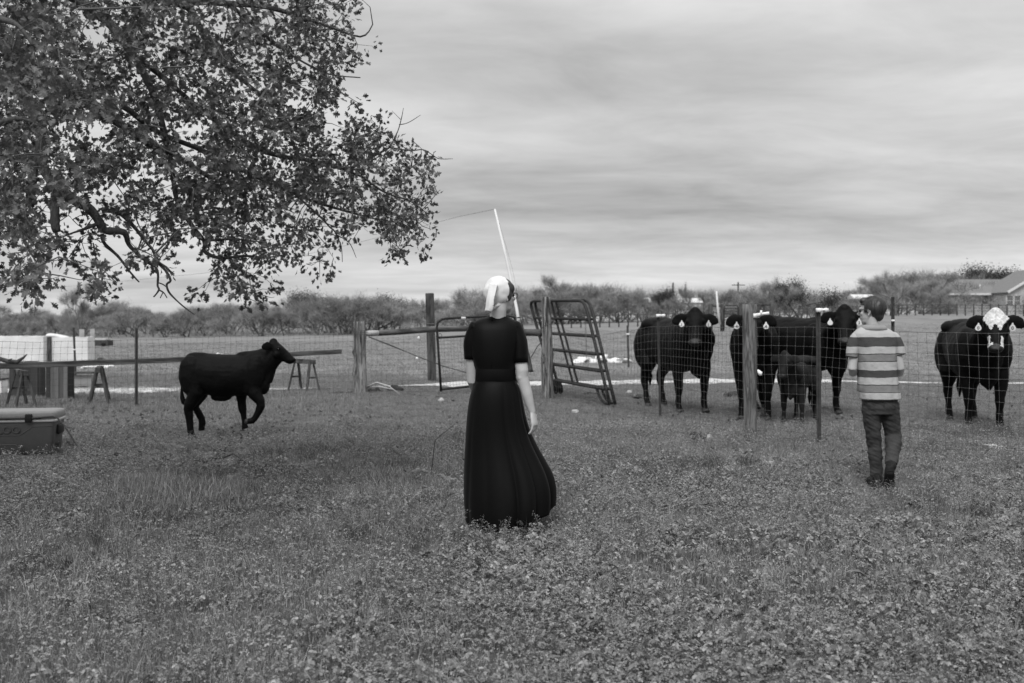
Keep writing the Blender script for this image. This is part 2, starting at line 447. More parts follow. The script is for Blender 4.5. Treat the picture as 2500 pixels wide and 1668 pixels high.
def tuft(seed, n, rad, h0, h1, wd, lean, mats, windy=0.0, kink=.5):
    r = np.random.default_rng(seed); V = []; Fc = []; mi = []
    for i in range(n):
        a = r.uniform(0, 6.283); d = rad * math.sqrt(r.uniform()); bx, by = d * math.cos(a), d * math.sin(a)
        h = r.uniform(h0, h1); la = r.uniform(0, 6.283); ln = abs(r.normal(0, lean)) + .05
        dx = math.cos(la) * ln + windy; dy = math.sin(la) * ln
        sa = r.uniform(0, 6.283); sx, sy = math.cos(sa) * wd / 2, math.sin(sa) * wd / 2
        b = len(V)
        for t, k in ((0, 1), (.4, .95), (.75, .65), (1, 0)):
            cx_ = bx + dx * h * t * t; cy_ = by + dy * h * t * t; cz_ = h * (t - kink * ln * t * t * .6)
            if k: V += [(cx_ - sx * k, cy_ - sy * k, cz_), (cx_ + sx * k, cy_ + sy * k, cz_)]
            else: V.append((cx_, cy_, cz_))
        for q in ((b, b + 1, b + 3), (b, b + 3, b + 2), (b + 2, b + 3, b + 5), (b + 2, b + 5, b + 4), (b + 4, b + 5, b + 6)): Fc.append(q); mi.append(0)
    return npmesh('tuft', V, Fc, mats, link=False)
def cloverp(seed, n, rad, lr, h0, h1):
    r = np.random.default_rng(seed); V = []; Fc = []; mi = []
    for i in range(n):
        a = r.uniform(0, 6.283); d = rad * math.sqrt(r.uniform()); bx, by = d * math.cos(a), d * math.sin(a)
        h = r.uniform(h0, h1); tx, ty = bx + r.normal(0, .02), by + r.normal(0, .02)
        b = len(V); V += [(bx - .0008, by, 0), (bx + .0008, by, 0), (tx, ty, h)]; Fc.append((b, b + 1, b + 2)); mi.append(1)
        a0 = r.uniform(0, 6.283); s = lr * r.uniform(.6, 1.3); nl = 3 if r.uniform() < .7 else 5
        px_, py_ = r.normal(0, .35, 2)
        for k in range(nl):
            an = a0 + k * 6.283 / nl; c_, s_ = math.cos(an), math.sin(an)
            b = len(V)
            for lx, ly in ((0, 0), (.45, -.42), (1.05, -.36), (1.15, 0), (1.05, .36), (.45, .42)):
                X = (lx * c_ - ly * s_) * s; Y = (lx * s_ + ly * c_) * s
                V.append((tx + X, ty + Y, h + X * px_ + Y * py_ - .25 * lx * lx * s + abs(ly) * s * .35))
            for q in ((b, b + 1, b + 2), (b, b + 2, b + 3), (b, b + 3, b + 4), (b, b + 4, b + 5)): Fc.append(q); mi.append(0)
    return npmesh('clump', V, Fc, [M['clover'], M['stem']], mi=mi, link=False)
def rosette(seed, n, ln, wd, up):
    r = np.random.default_rng(seed); V = []; Fc = []
    for i in range(n):
        an = 6.283 * i / n + r.uniform(-.3, .3); c_, s_ = math.cos(an), math.sin(an); l_ = ln * r.uniform(.6, 1.1); w_ = wd * r.uniform(.7, 1.2); u_ = up * r.uniform(.4, 1.4)
        b = len(V); K = 7
        for j in range(K):
            t = j / (K - 1); ww = w_ * (math.sin(math.pi * min(.98, t ** .8)) + .06) * (1 + .25 * math.sin(j * 2.9)); z = l_ * (u_ * t - .55 * u_ * t * t * 1.3) + .01
            for sgn in (-1, 0, 1):
                X = l_ * t; Y = sgn * ww / 2
                V.append((X * c_ - Y * s_, X * s_ + Y * c_, z + abs(sgn) * ww * .25))
        for j in range(K - 1):
            for k in range(2): q = b + j * 3 + k; Fc.append((q, q + 3, q + 4, q + 1))
    return npmesh('rosette', V, Fc, M['broad'], link=False)
def seedstem(seed, n, h0, h1):
    r = np.random.default_rng(seed); mb = MB()
    for i in range(n):
        bx, by = r.normal(0, .04, 2); h = r.uniform(h0, h1); lx, ly = r.normal(0, .22, 2)
        pts = [Vector((bx + lx * h * t * t, by + ly * h * t * t, h * t * (1 - .12 * t))) for t in (0, .33, .66, 1)]
        mb.tube(pts, [.0014, .0011, .0009, .0006], 3, 0, False)
        for k in range(r.integers(14, 26)):
            t = r.uniform(.4, 1.0); p = Vector((bx + lx * h * t * t, by + ly * h * t * t, h * t * (1 - .12 * t)))
            a = r.uniform(0, 6.283); q = p + Vector((math.cos(a), math.sin(a), .5)) * r.uniform(.008, .022)
            mb.add([p, p + Vector((.0006, 0, .0006)), q], [(0, 1, 2)], 0)
            s = .0021 * r.uniform(.6, 1.5)
            mb.add([q + Vector((-s, 0, 0)), q + Vector((s, 0, 0)), q + Vector((0, s * .6, s * 1.6)), q + Vector((0, -s * .6, s * 1.6))], [(0, 1, 2), (1, 0, 3), (0, 2, 3), (1, 3, 2)], 1)
    return mb.build('seed stems', [M['stem'], M['pod']], link=False, smooth=False)

OAK = [(0, .012), (.13, .03), (.22, .17), (.27, .19), (.33, .07), (.42, .3), (.5, .36), (.52, .12), (.64, .3), (.73, .27), (.75, .1), (.86, .15), (1, .0)]
def oakleaf(seed):
    r = random.Random(seed); V = []; Fc = []
    cu = r.uniform(-.25, .45); fo = r.uniform(.1, .5); K = len(OAK)
    jit = [r.uniform(.8, 1.2) for _ in range(K)]; jit2 = [r.uniform(.8, 1.2) for _ in range(K)]
    for i, (x, y) in enumerate(OAK):
        z0 = cu * x * x
        for sg, j in ((-1, jit[i]), (0, 1), (1, jit2[i])):
            yy = y * j * sg * 1.3; V.append((x - .0 * abs(yy), yy, z0 + abs(yy) * fo + (.05 * math.sin(x * 9 + seed) if sg else 0)))
    for i in range(K - 1):
        a = i * 3
        Fc += [(a, a + 3, a + 4), (a, a + 4, a + 1), (a + 1, a + 4, a + 5), (a + 1, a + 5, a + 2)]
    b = len(V); V += [(-.18, -.006, 0), (-.18, .006, 0), (0, .006, 0), (0, -.006, 0)]; Fc += [(b, b + 3, b + 2), (b, b + 2, b + 1)]
    return np.array(V), np.array(Fc)

def on_track(x, y):
    px = 1250 + F * x / y; c = track_y(px); f = float(np.interp(px, TFX, TFY))
    return c - .7 * f < y < c + .85 * f
def sparse_tr(x, y): return (.3 + .5 * (nz(x, y, 1.5, 61) > .1)) if on_track(x, y) else 1.0
# where grass stands and where the low weeds take over (weeds: right hand and foreground)
def grassy(x, y):
    px = 1250 + F * x / y; py = 785 + F * 1.4 / y
    g = .75 + .9 * nz(x, y, .9, 1) + .5 * nz(x, y, 2.6, 2)
    if py > 1320 and px > 700: g -= .55
    if px < 620 and 1040 < py < 1210: g -= .5
    elif px < 900 and 1046 < py < 1180: g -= .25
    return min(1.2, max(.12, g))
def tuftsize(x, y):
    px = 1250 + F * x / y; py = 785 + F * 1.4 / y
    s = (.8 if py > 1300 else .62) + .45 * nz(x, y, 1.1, 3)
    s += 1.0 * math.exp(-((px - 430) / 190) ** 2 - ((py - 1225) / 55) ** 2)
    s += .5 * math.exp(-((px - 960) / 130) ** 2 - ((py - 1230) / 70) ** 2)
    s += .35 * math.exp(-((px - 2050) / 200) ** 2 - ((py - 1340) / 40) ** 2)
    if px < 600 and 985 < py < 1190: s -= .3
    for a_, b_, c_, d_ in ((2165, 1208, 70, 34), (2130, 1180, 50, 20), (560, 1062, 130, 30), (60, 1100, 130, 40)): s -= .55 * math.exp(-((px - a_) / c_) ** 2 - ((py - b_) / d_) ** 2)
    if y > 10.5: s -= .15 * min(2, (y - 10.5))
    return max(.28, s)
def lush(x, y):
    px = 1250 + F * x / y; py = 785 + F * 1.4 / y
    return 1.5 * math.exp(-((px - 430) / 230) ** 2 - ((py - 1230) / 60) ** 2) + .9 * math.exp(-((px - 960) / 130) ** 2 - ((py - 1250) / 80) ** 2) + max(0, nz(x, y, .8, 5) - .15) * 1.5
SPOTS = ((2165, 1208, 70, 34), (2130, 1180, 50, 20), (560, 1062, 130, 30), (60, 1105, 150, 40))
def clear(px, py): return 1 - max(math.exp(-((px - a_) / c_) ** 2 - ((py - b_) / d_) ** 2) for a_, b_, c_, d_ in SPOTS)
fine = [tuft(10 + i, 34, .085, .05, .125, .0036, .45, M['grass']) for i in range(5)]
deep = [tuft(30 + i, 40, .09, .09, .2, .0040, .5, M['grassdark'], windy=.35) for i in range(3)]
low = [tuft(50 + i, 26, .11, .02, .05, .004, .9, M['grass']) for i in range(3)]
scatter('grass', patch(3.1, 13, .25, lambda x, y: grassy(x, y) * (.35 + .65 * clear(1250 + F * x / y, 785 + F * 1.4 / y)), tuftsize), fine, 350,
        'green grass tufts covering the yard in the foreground', seed=1)
scatter('long_grass', patch(3.1, 13, .25, lush, lambda x, y: .72 + .3 * nz(x, y, 1, 8)), deep, 48,
        'longer darker grass bent over by the wind in patches', seed=2)
scatter('short_grass', patch(13, 26, .4, lambda x, y: grassy(x, y) * sparse_tr(x, y), lambda x, y: (.75 if x < -2.6 and y > 15.5 else .5) + .3 * nz(x, y, .8, 3)), fine[:3] + low, 230,
        'short grass round the feet of the fence and the cattle', seed=3)
scatter('pasture_grass', patch(26, 75, 1.0, lambda x, y: 1.0 * (1 - (y - 26) / 60), lambda x, y: 1.0 + .5 * nz(x, y, .3, 3)), low, 14,
        'closely grazed pasture grass beyond the fence', seed=4, smin=1.0, smax=2.2)
def weedy(x, y):
    px = 1250 + F * x / y; py = 785 + F * 1.4 / y
    g = .25 + 1.0 * nz(x, y, .8, 11) + .4 * nz(x, y, 2.3, 12)
    if py > 1290: g += .35 - (.5 if px < 800 else 0)
    else: g *= .55
    if px > 1300 and py > 1180: g += .3
    return min(1.3, max(.08, g)) * clear(px, py)
clo = [cloverp(70 + i, 20, .10, .0135, .03, .10) for i in range(4)]
clo2 = [cloverp(80 + i, 40, .09, .0065, .04, .12) for i in range(3)]
scatter('clover', patch(3.1, 10, .25, weedy, lambda x, y: 1.0), clo, 55, 'low clover and cranesbill leaves mixed through the grass', seed=5)
scatter('chickweed', patch(3.1, 13, .25, lambda x, y: min(1.2, max(.1, .5 + nz(x, y, .7, 21))) * clear(1250 + F * x / y, 785 + F * 1.4 / y), lambda x, y: 1.0), clo2, 110,
        'tiny leaved pale weeds speckling the lawn', seed=6)
ros = [rosette(90, 7, .09, .026, .9), rosette(91, 9, .07, .022, .8), rosette(92, 6, .12, .035, 1.2), rosette(93, 5, .10, .045, 1.0), rosette(94, 8, .06, .03, 1.3)]
scatter('broadleaf_weeds', patch(3.1, 11, .25, lambda x, y: max(.1, weedy(x, y) - .2), lambda x, y: .95), ros, 34,
        'dock and dandelion rosettes with long toothed leaves', seed=7)
sst = [seedstem(100 + i, 3, .13, .26) for i in range(4)]
def stemd(x, y):
    px = 1250 + F * x / y; py = 785 + F * 1.4 / y
    return max(.06, .35 + 1.1 * nz(x, y, .9, 31)) * (1.0 if px > 640 else .3) + 2.2 * math.exp(-((px - 1180) / 130) ** 2 - ((py - 1300) / 26) ** 2)
scatter('seed_stems', patch(3.6, 13, .25, lambda x, y: stemd(x, y) * clear(1250 + F * x / y, 785 + F * 1.4 / y), lambda x, y: .9), sst, 32,
        'thin flowering stems with tiny pale pods above the grass', seed=8)
lv = []
for i in range(5):
    V_, F_ = oakleaf(200 + i); V_ = V_ * .055; V_[:, 2] = V_[:, 2] * 1.8 + .008
    lv.append(npmesh('dead leaf', V_, F_, M['litter'], link=False))
def litd(x, y):
    px = 1250 + F * x / y; py = 785 + F * 1.4 / y
    return (1.6 if px < 900 and 960 < py < 1230 else .35) * max(.1, .7 + 1.2 * nz(x, y, 1.0, 41)) * (1 if y < 15 else .4)
scatter('leaf_litter', patch(3.3, 19, .3, litd, lambda x, y: 1.0), lv, 95, 'curled dead oak leaves lying in the grass', seed=9, tilt=.6)
tall = [seedstem(120 + i, 4, .25, .5) for i in range(2)] + [tuft(130, 14, .07, .2, .42, .004, .25, M['stem'])]
scatter('fence_weeds', patch(15.5, 20.5, .4, lambda x, y: max(0, .3 + nz(x, y, 1.5, 51)) if x < -2.6 and 14.6 < y + (x + 2.96) * -.9 < 20.4 else 0, lambda x, y: .9), tall, 9,
        'tall dry weeds growing along the left hand fence', seed=10)

# ------------------------------------------------------------------ trees of the far hedgerow
def scrub_proto(seed, hgt_, spread, stems, tw, evergreen=False, level=4):
    r = random.Random(seed); q = np.random.default_rng(seed); mb = MB(); ends = []
    def grow(p, d, ln, rad, lv_):
        n = 3; pts = [p]; dd = d.copy()
        for i in range(n):
            dd = (dd + Vector((r.gauss(0, .22), r.gauss(0, .22), r.gauss(.05, .14)))).normalized()
            pts.append(pts[-1] + dd * ln / n)
        mb.tube(pts, [rad, rad * .85, rad * .7, rad * .55], 4 if lv_ else 5, 0, False)
        for i in range(1, n + 1): ends.append((pts[i], dd.copy(), lv_))
        if lv_ < level:
            for k in range(r.choice((2, 3, 3))):
                nd = (dd + Vector((r.gauss(0, .7), r.gauss(0, .7), r.gauss(.1, .35)))).normalized()
                grow(pts[-1] if k else pts[-2], nd, ln * r.uniform(.55, .8), rad * .6, lv_ + 1)
    for s in range(stems):
        a = r.uniform(0, 6.283); d = Vector((math.cos(a) * spread, math.sin(a) * spread, 1)).normalized()
        grow(Vector((math.cos(a) * .12, math.sin(a) * .12, -.3)), d, hgt_ * (.32 if stems > 2 else .42), .13 if stems < 3 else .09, 0)
    zmax = max(e[0].z for e in ends)
    E = [e for e in ends if e[2] >= 3 or (e[2] == 2 and r.random() < .4) ]
    idx = q.integers(0, len(E), tw)
    pos = np.array([E[i][0] for i in idx]) + q.normal(0, .16, (tw, 3))
    if evergreen:
        pos = np.array([E[i][0] for i in idx]) + q.normal(0, .38, (tw, 3))
        dr = q.normal(0, 1, (tw, 3)); wd_ = .09; ln_ = q.uniform(.08, .17, (tw, 1))
    else:
        dr = np.array([E[i][1] for i in idx]) * .7 + q.normal(0, .6, (tw, 3)) + np.array([0, 0, .35]); wd_ = .02; ln_ = q.uniform(.3, .9, (tw, 1))
    pos[:, 2] = np.abs(pos[:, 2])
    dr /= np.linalg.norm(dr, axis=1, keepdims=True)
    sd_ = np.cross(dr, q.normal(0, 1, (tw, 3))); sd_ /= np.linalg.norm(sd_, axis=1, keepdims=True) + 1e-6
    V = np.stack([pos - sd_ * wd_ / 2, pos + sd_ * wd_ / 2, pos + dr * ln_], 1).reshape(-1, 3)
    return mb, V, np.arange(tw * 3).reshape(-1, 3), max(zmax + .2, 1)
protos = []
def mk_proto(kind, *a, **k):
    mb, V, Fc, zm = scrub_proto(*a, **k)
    root = bpy.data.objects.new('scrub_tree', None)
    t = mb.build('trunk', M['scrubbark'], link=False); t.parent = root
    c = npmesh('crown', V, Fc, M['evergreen'] if k.get('evergreen') else M['scrub'], link=False); c.parent = root
    root['h'] = zm; root['kind_'] = kind; return root
bare = [mk_proto('bare', 300 + i, 5, .55, 3 if i % 2 else 4, 5200) for i in range(5)] + [mk_proto('bare', 320, 6, .3, 1, 5200), mk_proto('bare', 321, 6, .35, 2, 5600)]
ever = [mk_proto('ever', 340 + i, 4.5, .4, 2, 9500, evergreen=True) for i in range(2)]
def put_tree(proto, px, D, ytop, wx, name, label, group=None, cat='tree'):
    x = (px - 1250) / F * D; z = hgt(x, D); H = CAMH + (785 - ytop) / F * D - z
    s = H / proto['h']
    r = bpy.data.objects.new(name, None); C.objects.link(r); r.empty_display_size = .3
    r.location = (x, D, z); r.rotation_euler = (0, 0, random.uniform(0, 6.28)); r.scale = (s * wx, s * wx, s)
    for ch in proto.children:
        c = ch.copy(); C.objects.link(c); c.parent = r
    return tag(r, label, cat, group)
SKY = [(-150, 735), (0, 742), (100, 760), (160, 760), (200, 742), (260, 725), (330, 738), (420, 742), (520, 738), (640, 735), (720, 722), (800, 716), (880, 724), (940, 730), (1000, 735), (1060, 728), (1120, 730), (1180, 712),
       (1260, 700), (1330, 688), (1400, 690), (1470, 700), (1560, 706), (1640, 708), (1700, 705), (1780, 692), (1850, 690), (1900, 712), (2000, 718), (2080, 712), (2150, 680), (2200, 668), (2260, 672), (2320, 690), (2420, 690), (2600, 690)]
def ski(px): return float(np.interp(px, [a for a, b in SKY], [b for a, b in SKY]))
def region(px):
    if px < 260: return 'behind the white sheeted stacks on the left'
    if px < 820: return 'across the pasture behind the walking calf'
    if px < 1240: return 'beyond the tall square gate post'
    if px < 1560: return 'beyond the leaning tubular gate'
    if px < 2060: return 'beyond the group of black cows'
    return 'beyond the white faced cow on the right'
for row, (D0, D1, st, dy) in enumerate(((104, 112, 66, 12), (114, 124, 60, 2), (126, 142, 62, -2))):
    px = -140 + row * 20
    while px < 2640:
        D = random.uniform(D0, D1); p = px + random.uniform(-18, 18)
        yt = ski(p) + dy + random.uniform(-8, 24)
        if not (row == 0 and p > 2260):
            put_tree(random.choice(bare[:5] if random.random() < .8 else bare[5:]), p, D, yt, random.uniform(1.05, 1.5), 'scrub_tree',
                 'leafless grey scrub tree ' + region(p), 'bare scrub trees ' + region(p))
        px += st * random.uniform(.8, 1.2)
# low brush closing the foot of the hedgerow
V_ = []; 
nb = 36000
pxs = rng.uniform(-150, 2650, nb); Ds = rng.uniform(103, 128, nb)
zz = np.array([hgt((p - 1250) / F * d, d) for p, d in zip(pxs, Ds)])
pos = np.stack([(pxs - 1250) / F * Ds, Ds, zz + rng.uniform(0, 1, nb) ** 1.2 * 1.9], 1)
keep = np.array([mn.noise(Vector((a[0] * .25, a[1] * .2, a[2] * .3))) > -.22 for a in pos]); pos = pos[keep]; nb = len(pos)
dr = rng.normal(0, .6, (nb, 3)) + np.array([0, 0, .8]); dr /= np.linalg.norm(dr, axis=1, keepdims=True)
sdv = np.cross(dr, rng.normal(0, 1, (nb, 3))); sdv /= np.linalg.norm(sdv, axis=1, keepdims=True)
Vb = np.stack([pos - sdv * .02, pos + sdv * .02, pos + dr * rng.uniform(.3, .9, (nb, 1))], 1).reshape(-1, 3)
br = npmesh('brush', Vb, np.arange(nb * 3).reshape(-1, 3), M['scrub'])
tag(br, 'tangled low brush under the far line of bare trees', kind='stuff')
# the ones that stand out
put_tree(bare[5], 196, 98, 690, .75, 'bare_tree', 'tall lone bare tree rising above the hedgerow behind the white sheeted stack')
put_tree(bare[6], 1222, 100, 683, .7, 'bare_tree', 'bare tree whose twigs rise just behind the woman\'s head')
put_tree(bare[5], 1340, 112, 676, 1.1, 'bare_tree', 'wide bare tree above the leaning tubular gate')
put_tree(bare[6], 1690, 108, 692, .5, 'bare_tree', 'thin bare tree leaning above the leftmost black cow')
put_tree(bare[6], 1885, 100, 676, .9, 'bare_tree', 'spreading bare tree left of the dark round evergreen')
put_tree(ever[0], 1950, 104, 684, 1.2, 'evergreen_tree', 'dark round evergreen standing out among bare trees above the cows')
put_tree(ever[1], 812, 122, 714, 1.5, 'evergreen_tree', 'dark topped live oak above the hedgerow left of the square post')
put_tree(ever[0], 925, 124, 722, 1.3, 'evergreen_tree', 'small dark live oak just left of the tall square post')
put_tree(ever[1], 1630, 118, 703, .8, 'evergreen_tree', 'dark evergreen beside the left utility pole')
put_tree(bare[6], 2190, 96, 662, 1.25, 'bare_tree', 'large spreading bare tree to the left of the far house')
put_tree(bare[5], 2290, 108, 668, 1.3, 'bare_tree', 'bare tree against the end of the far house roof')
for p_, d_, y_, lab in ((2360, 136, 655, 'leafy live oak rising behind the left half of the far roof'), (2420, 138, 651, 'leafy live oak rising behind the middle of the far roof'), (2475, 140, 661, 'leafy live oak rising behind the right end of the far roof')):
    put_tree(ever[0] if p_ != 2420 else ever[1], p_, d_, y_, 1.3, 'live_oak', lab, 'live oaks behind the far house')

# ------------------------------------------------------------------ far house and farm buildings
def house():
    b = G(2440, 118); t = thing('farm_house', 'low pale farm house with a wide grey shingle roof at the far right', 'house', b)
    x0 = (2312 - 1250) / F * 118; x1 = (2462 - 1250) / F * 116; x2 = (2640 - 1250) / F * 118; y0 = 118; z0 = b.z
    ez = CAMH + (785 - 716) / F * 118; rz = CAMH + (785 - 683) / F * 124
    MB().box(((x0 + x2) / 2 + .6, 123, (z0 - .5 + ez) / 2), (x2 - x0 - 1.6, 9.0, ez - z0 + .5)).build('wall', M['siding'], t, smooth=False)
    m = MB(); ym = 123.2
    m.add([(x0, 117.6, ez), (x2, 117.6, ez), (x2, ym, rz), (x0 + 1.8, ym, rz), (x0, 117.6, ez - .18), (x2, 117.6, ez - .18), (x2, ym, rz - .18), (x0 + 1.8, ym, rz - .18), (x0, 128.8, ez), (x2, 128.8, ez), (x0, 128.8, ez - .18), (x2, 128.8, ez - .18)],
          [(0, 1, 2, 3), (3, 2, 9, 8), (0, 3, 8), (4, 7, 6, 5), (7, 10, 11, 6), (4, 10, 7), (1, 5, 6, 2), (2, 6, 11, 9), (8, 9, 11, 10)])
    m.build('roof', M['roof'], t, smooth=False)
    MB().box(((x0 + x1) / 2, 117.54, ez - .12), (x1 - x0, .08, .24)).build('fascia', M['trim'], t, smooth=False)
    # projecting gable wing
    xa = (2455 - 1250) / F * 114; xb = (2655 - 1250) / F * 114; xm = (xa + xb) / 2; pz = CAMH + (785 - 655) / F * 114; ea = CAMH + (785 - 714) / F * 114
    g = MB(); g.add([(xa + .3, 114, z0 - .5), (xb, 114, z0 - .5), (xb, 114, ea), (xm, 114, pz - .1), (xa + .3, 114, ea + .1), (xa + .3, 118.4, z0 - .5), (xb, 118.4, z0 - .5), (xb, 118.4, ea), (xm, 118.4, pz - .1), (xa + .3, 118.4, ea + .1)],
                    [(0, 1, 2, 3, 4), (9, 8, 7, 6, 5), (0, 4, 9, 5), (1, 6, 7, 2)])
    g.build('gable_wall', M['siding'], t, smooth=False)
    rr = MB(); rr.add([(xa, 113.6, ea), (xm, 113.6, pz + .05), (xb, 113.6, ea), (xa, 121, ea), (xm, 121, pz + .05), (xb, 121, ea)], [(0, 1, 4, 3), (1, 2, 5, 4)])
    rf = rr.build('gable_roof', M['roof'], t, smooth=False); sm = rf.modifiers.new('t', 'SOLIDIFY'); sm.thickness = .16
    MB().bar((xa, 113.5, ea), (xm, 113.5, pz), .08, .26).build('rake_board', M['trim'], t, smooth=False)
    for px in (2466, 2482):
        cxw = (px - 1250) / F * 114; f = MB()
        for dx, dz, sx, sz in ((-.42, 0, .08, 1.3), (.42, 0, .08, 1.3), (0, .61, .92, .08), (0, -.61, .92, .08), (0, 0, .84, .05)): f.box((cxw + dx, 113.97, CAMH + (785 - 728) / F * 114 + dz - .3), (sx, .06, sz))
        fo = f.build('window', M['trim'], t, smooth=False)
        MB().box((cxw, 113.985, CAMH + (785 - 728) / F * 114 - .3), (.8, .02, 1.2)).build('pane', M['glass'], fo, smooth=False)
    for px in (2365, 2405, 2440):
        cxw = (px - 1250) / F * 118.4; f = MB()
        for dx, dz, sx, sz in ((-.4, 0, .08, 1.1), (.4, 0, .08, 1.1), (0, .51, .88, .08), (0, -.51, .88, .08), (0, 0, .8, .05)): f.box((cxw + dx, 118.47, z0 + 1.75 + dz), (sx, .06, sz))
        fo = f.build('window', M['trim'], t, smooth=False)
        MB().box((cxw, 118.485, z0 + 1.75), (.76, .02, 1.0)).build('pane', M['glass'], fo, smooth=False)
    for px in (2342, 2392): 
        p = P(px, 700, 119.5); MB().tube([p + Vector((0, 0, -.6)), p + Vector((0, 0, .25))], .07, 8).build('vent_pipe', M['trim'], t)
house()
def shed(px0, px1, ytop, ybot, D, name, label):
    x0 = (px0 - 1250) / F * D; x1 = (px1 - 1250) / F * D; zt = CAMH + (785 - ytop) / F * D; zb = min(CAMH + (785 - ybot) / F * D, hgt((x0 + x1) / 2, D) + .1)
    zb = hgt((x0 + x1) / 2, D) - .2
    t = thing(name, label, 'shed' if name != 'trailer_home' else 'trailer', ((x0 + x1) / 2, D, zb)); w_ = x1 - x0
    MB().box(((x0 + x1) / 2, D + 1.5, (zt + zb) / 2), (w_, 3, zt - zb)).build('wall', M['white'], t, smooth=False)
    m = MB(); a, b = x0 - .2, x1 + .2
    m.add([(a, D - .2, zt), (b, D - .2, zt), (b, D + 1.5, zt + .55), (a, D + 1.5, zt + .55), (b, D + 3.2, zt), (a, D + 3.2, zt)], [(0, 1, 2, 3), (3, 2, 4, 5), (0, 5, 4, 1), (0, 3, 5), (1, 4, 2)])
    m.build('roof', M['trim'], t, smooth=False)
    for k in range(max(1, int(w_ / 2.2))):
        cxw = x0 + w_ * (k + .5) / max(1, int(w_ / 2.2))
        f = MB().box((cxw, D - .02, zt - .75), (.7, .04, .8)).build('window', M['trim'], t, smooth=False)
        MB().box((cxw, D - .05, zt - .75), (.56, .02, .66)).build('pane', M['glass'], f, smooth=False)
shed(1570, 1586, 738, 750, 113, 'garden_shed', 'small white shed among the bare trees left of the cows')
shed(1662, 1712, 739, 752, 113, 'trailer_home', 'long white trailer home half hidden by bare trees above the leftmost cow')
shed(2090, 2136, 730, 748, 113, 'outbuilding', 'pale outbuilding among bare trees just right of the boy\'s head')

def utility_pole(px, D, ytop, r_, arm, label):
    b = G(px, D); top = P(px, ytop, D); t = thing('utility_pole', label, 'utility pole', b, 'wooden utility poles beyond the trees')
    MB().tube([b - Vector((0, 0, .3)), top], [r_, r_ * .75], 8).build('pole', M['darkpost'], t)
    if arm:
        MB().box(top - Vector((0, .16, .45)), (1.9, .1, .12)).build('crossarm', M['darkpost'], t, smooth=False)
        for dx in (-.85, -.3, .85): MB().tube([top + Vector((dx, -.16, -.39)), top + Vector((dx, -.16, -.2))], .04, 6).build('insulator', M['plastic'], t)
        MB().tube([top + Vector((.02, -.38, -2.2)), top + Vector((.02, -.38, -1.5))], .2, 10).build('transformer', M['steel'], t)
utility_pole(1643, 150, 690, .16, False, 'short plain utility pole top above the trees by the leftmost cow')
utility_pole(1802, 150, 689, .15, True, 'utility pole with a crossarm above the corral gate')
utility_pole(2126, 160, 690, .16, False, 'utility pole top standing right of the boy\'s head')

# far fence along the foot of the house
def far_fence(px0, px1, D0, D1, n, label, name='rail_fence'):
    a = G(px0, D0); t = thing(name, label, 'fence', a)
    pts = [G(px0 + (px1 - px0) * i / n, D0 + (D1 - D0) * i / n) for i in range(n + 1)]
    for p in pts: MB().tube([p - Vector((0, 0, .2)), p + Vector((0, 0, 1.15))], .06, 5).build('post', M['darkpost'], t)
    for hgt__ in (.45, .75, 1.02):
        MB().tube([p + Vector((0, -.07, hgt__)) for p in pts], .028 if hgt__ > 1 else .018, 4, cap=True).build('rail', M['wiredark'], t)
far_fence(1950, 2560, 98, 94, 30, 'dark rail fence along the top of the pasture under the far house')
far_fence(1395, 1950, 84, 80, 24, 'distant wire fence with thin posts behind the cows', 'wire_fence')

# corral gate with timber H frames
def corral():
    D = 66; t = thing('corral', 'distant timber corral frame with crossbars behind the cows', 'corral', G(1800, D))
    for px, yt in ((1735, 742), (1763, 742), (1808, 738), (1884, 742)):
        b = G(px, D); MB().tube([b - Vector((0, 0, .3)), P(px, yt, D)], .13, 8).build('post', M['darkpost'], t)
    for a, b_, y in ((1735, 1763, 747), (1808, 1884, 744)):
        MB().tube([P(a, y, D), P(b_, y, D)], .07, 6).build('crossbar', M['darkpost'], t)
    g = thing('corral_gate', 'distant tube gate hung between the corral posts', 'gate', G(1785, D - .3))
    D2 = D - .3; l, r_ = 1768, 1802
    MB().tube([G(l, D2, .1), P(l, 750, D2), P(l + 3, 746, D2), P(r_ - 3, 746, D2), P(r_, 750, D2), G(r_, D2, .1)], .035, 6).build('frame', M['steel'], g)
    for y in (753, 760, 767, 774, 781): MB().tube([P(l, y, D2), P(r_, y, D2)], .025, 5).build('bar', M['steel'], g)
corral()
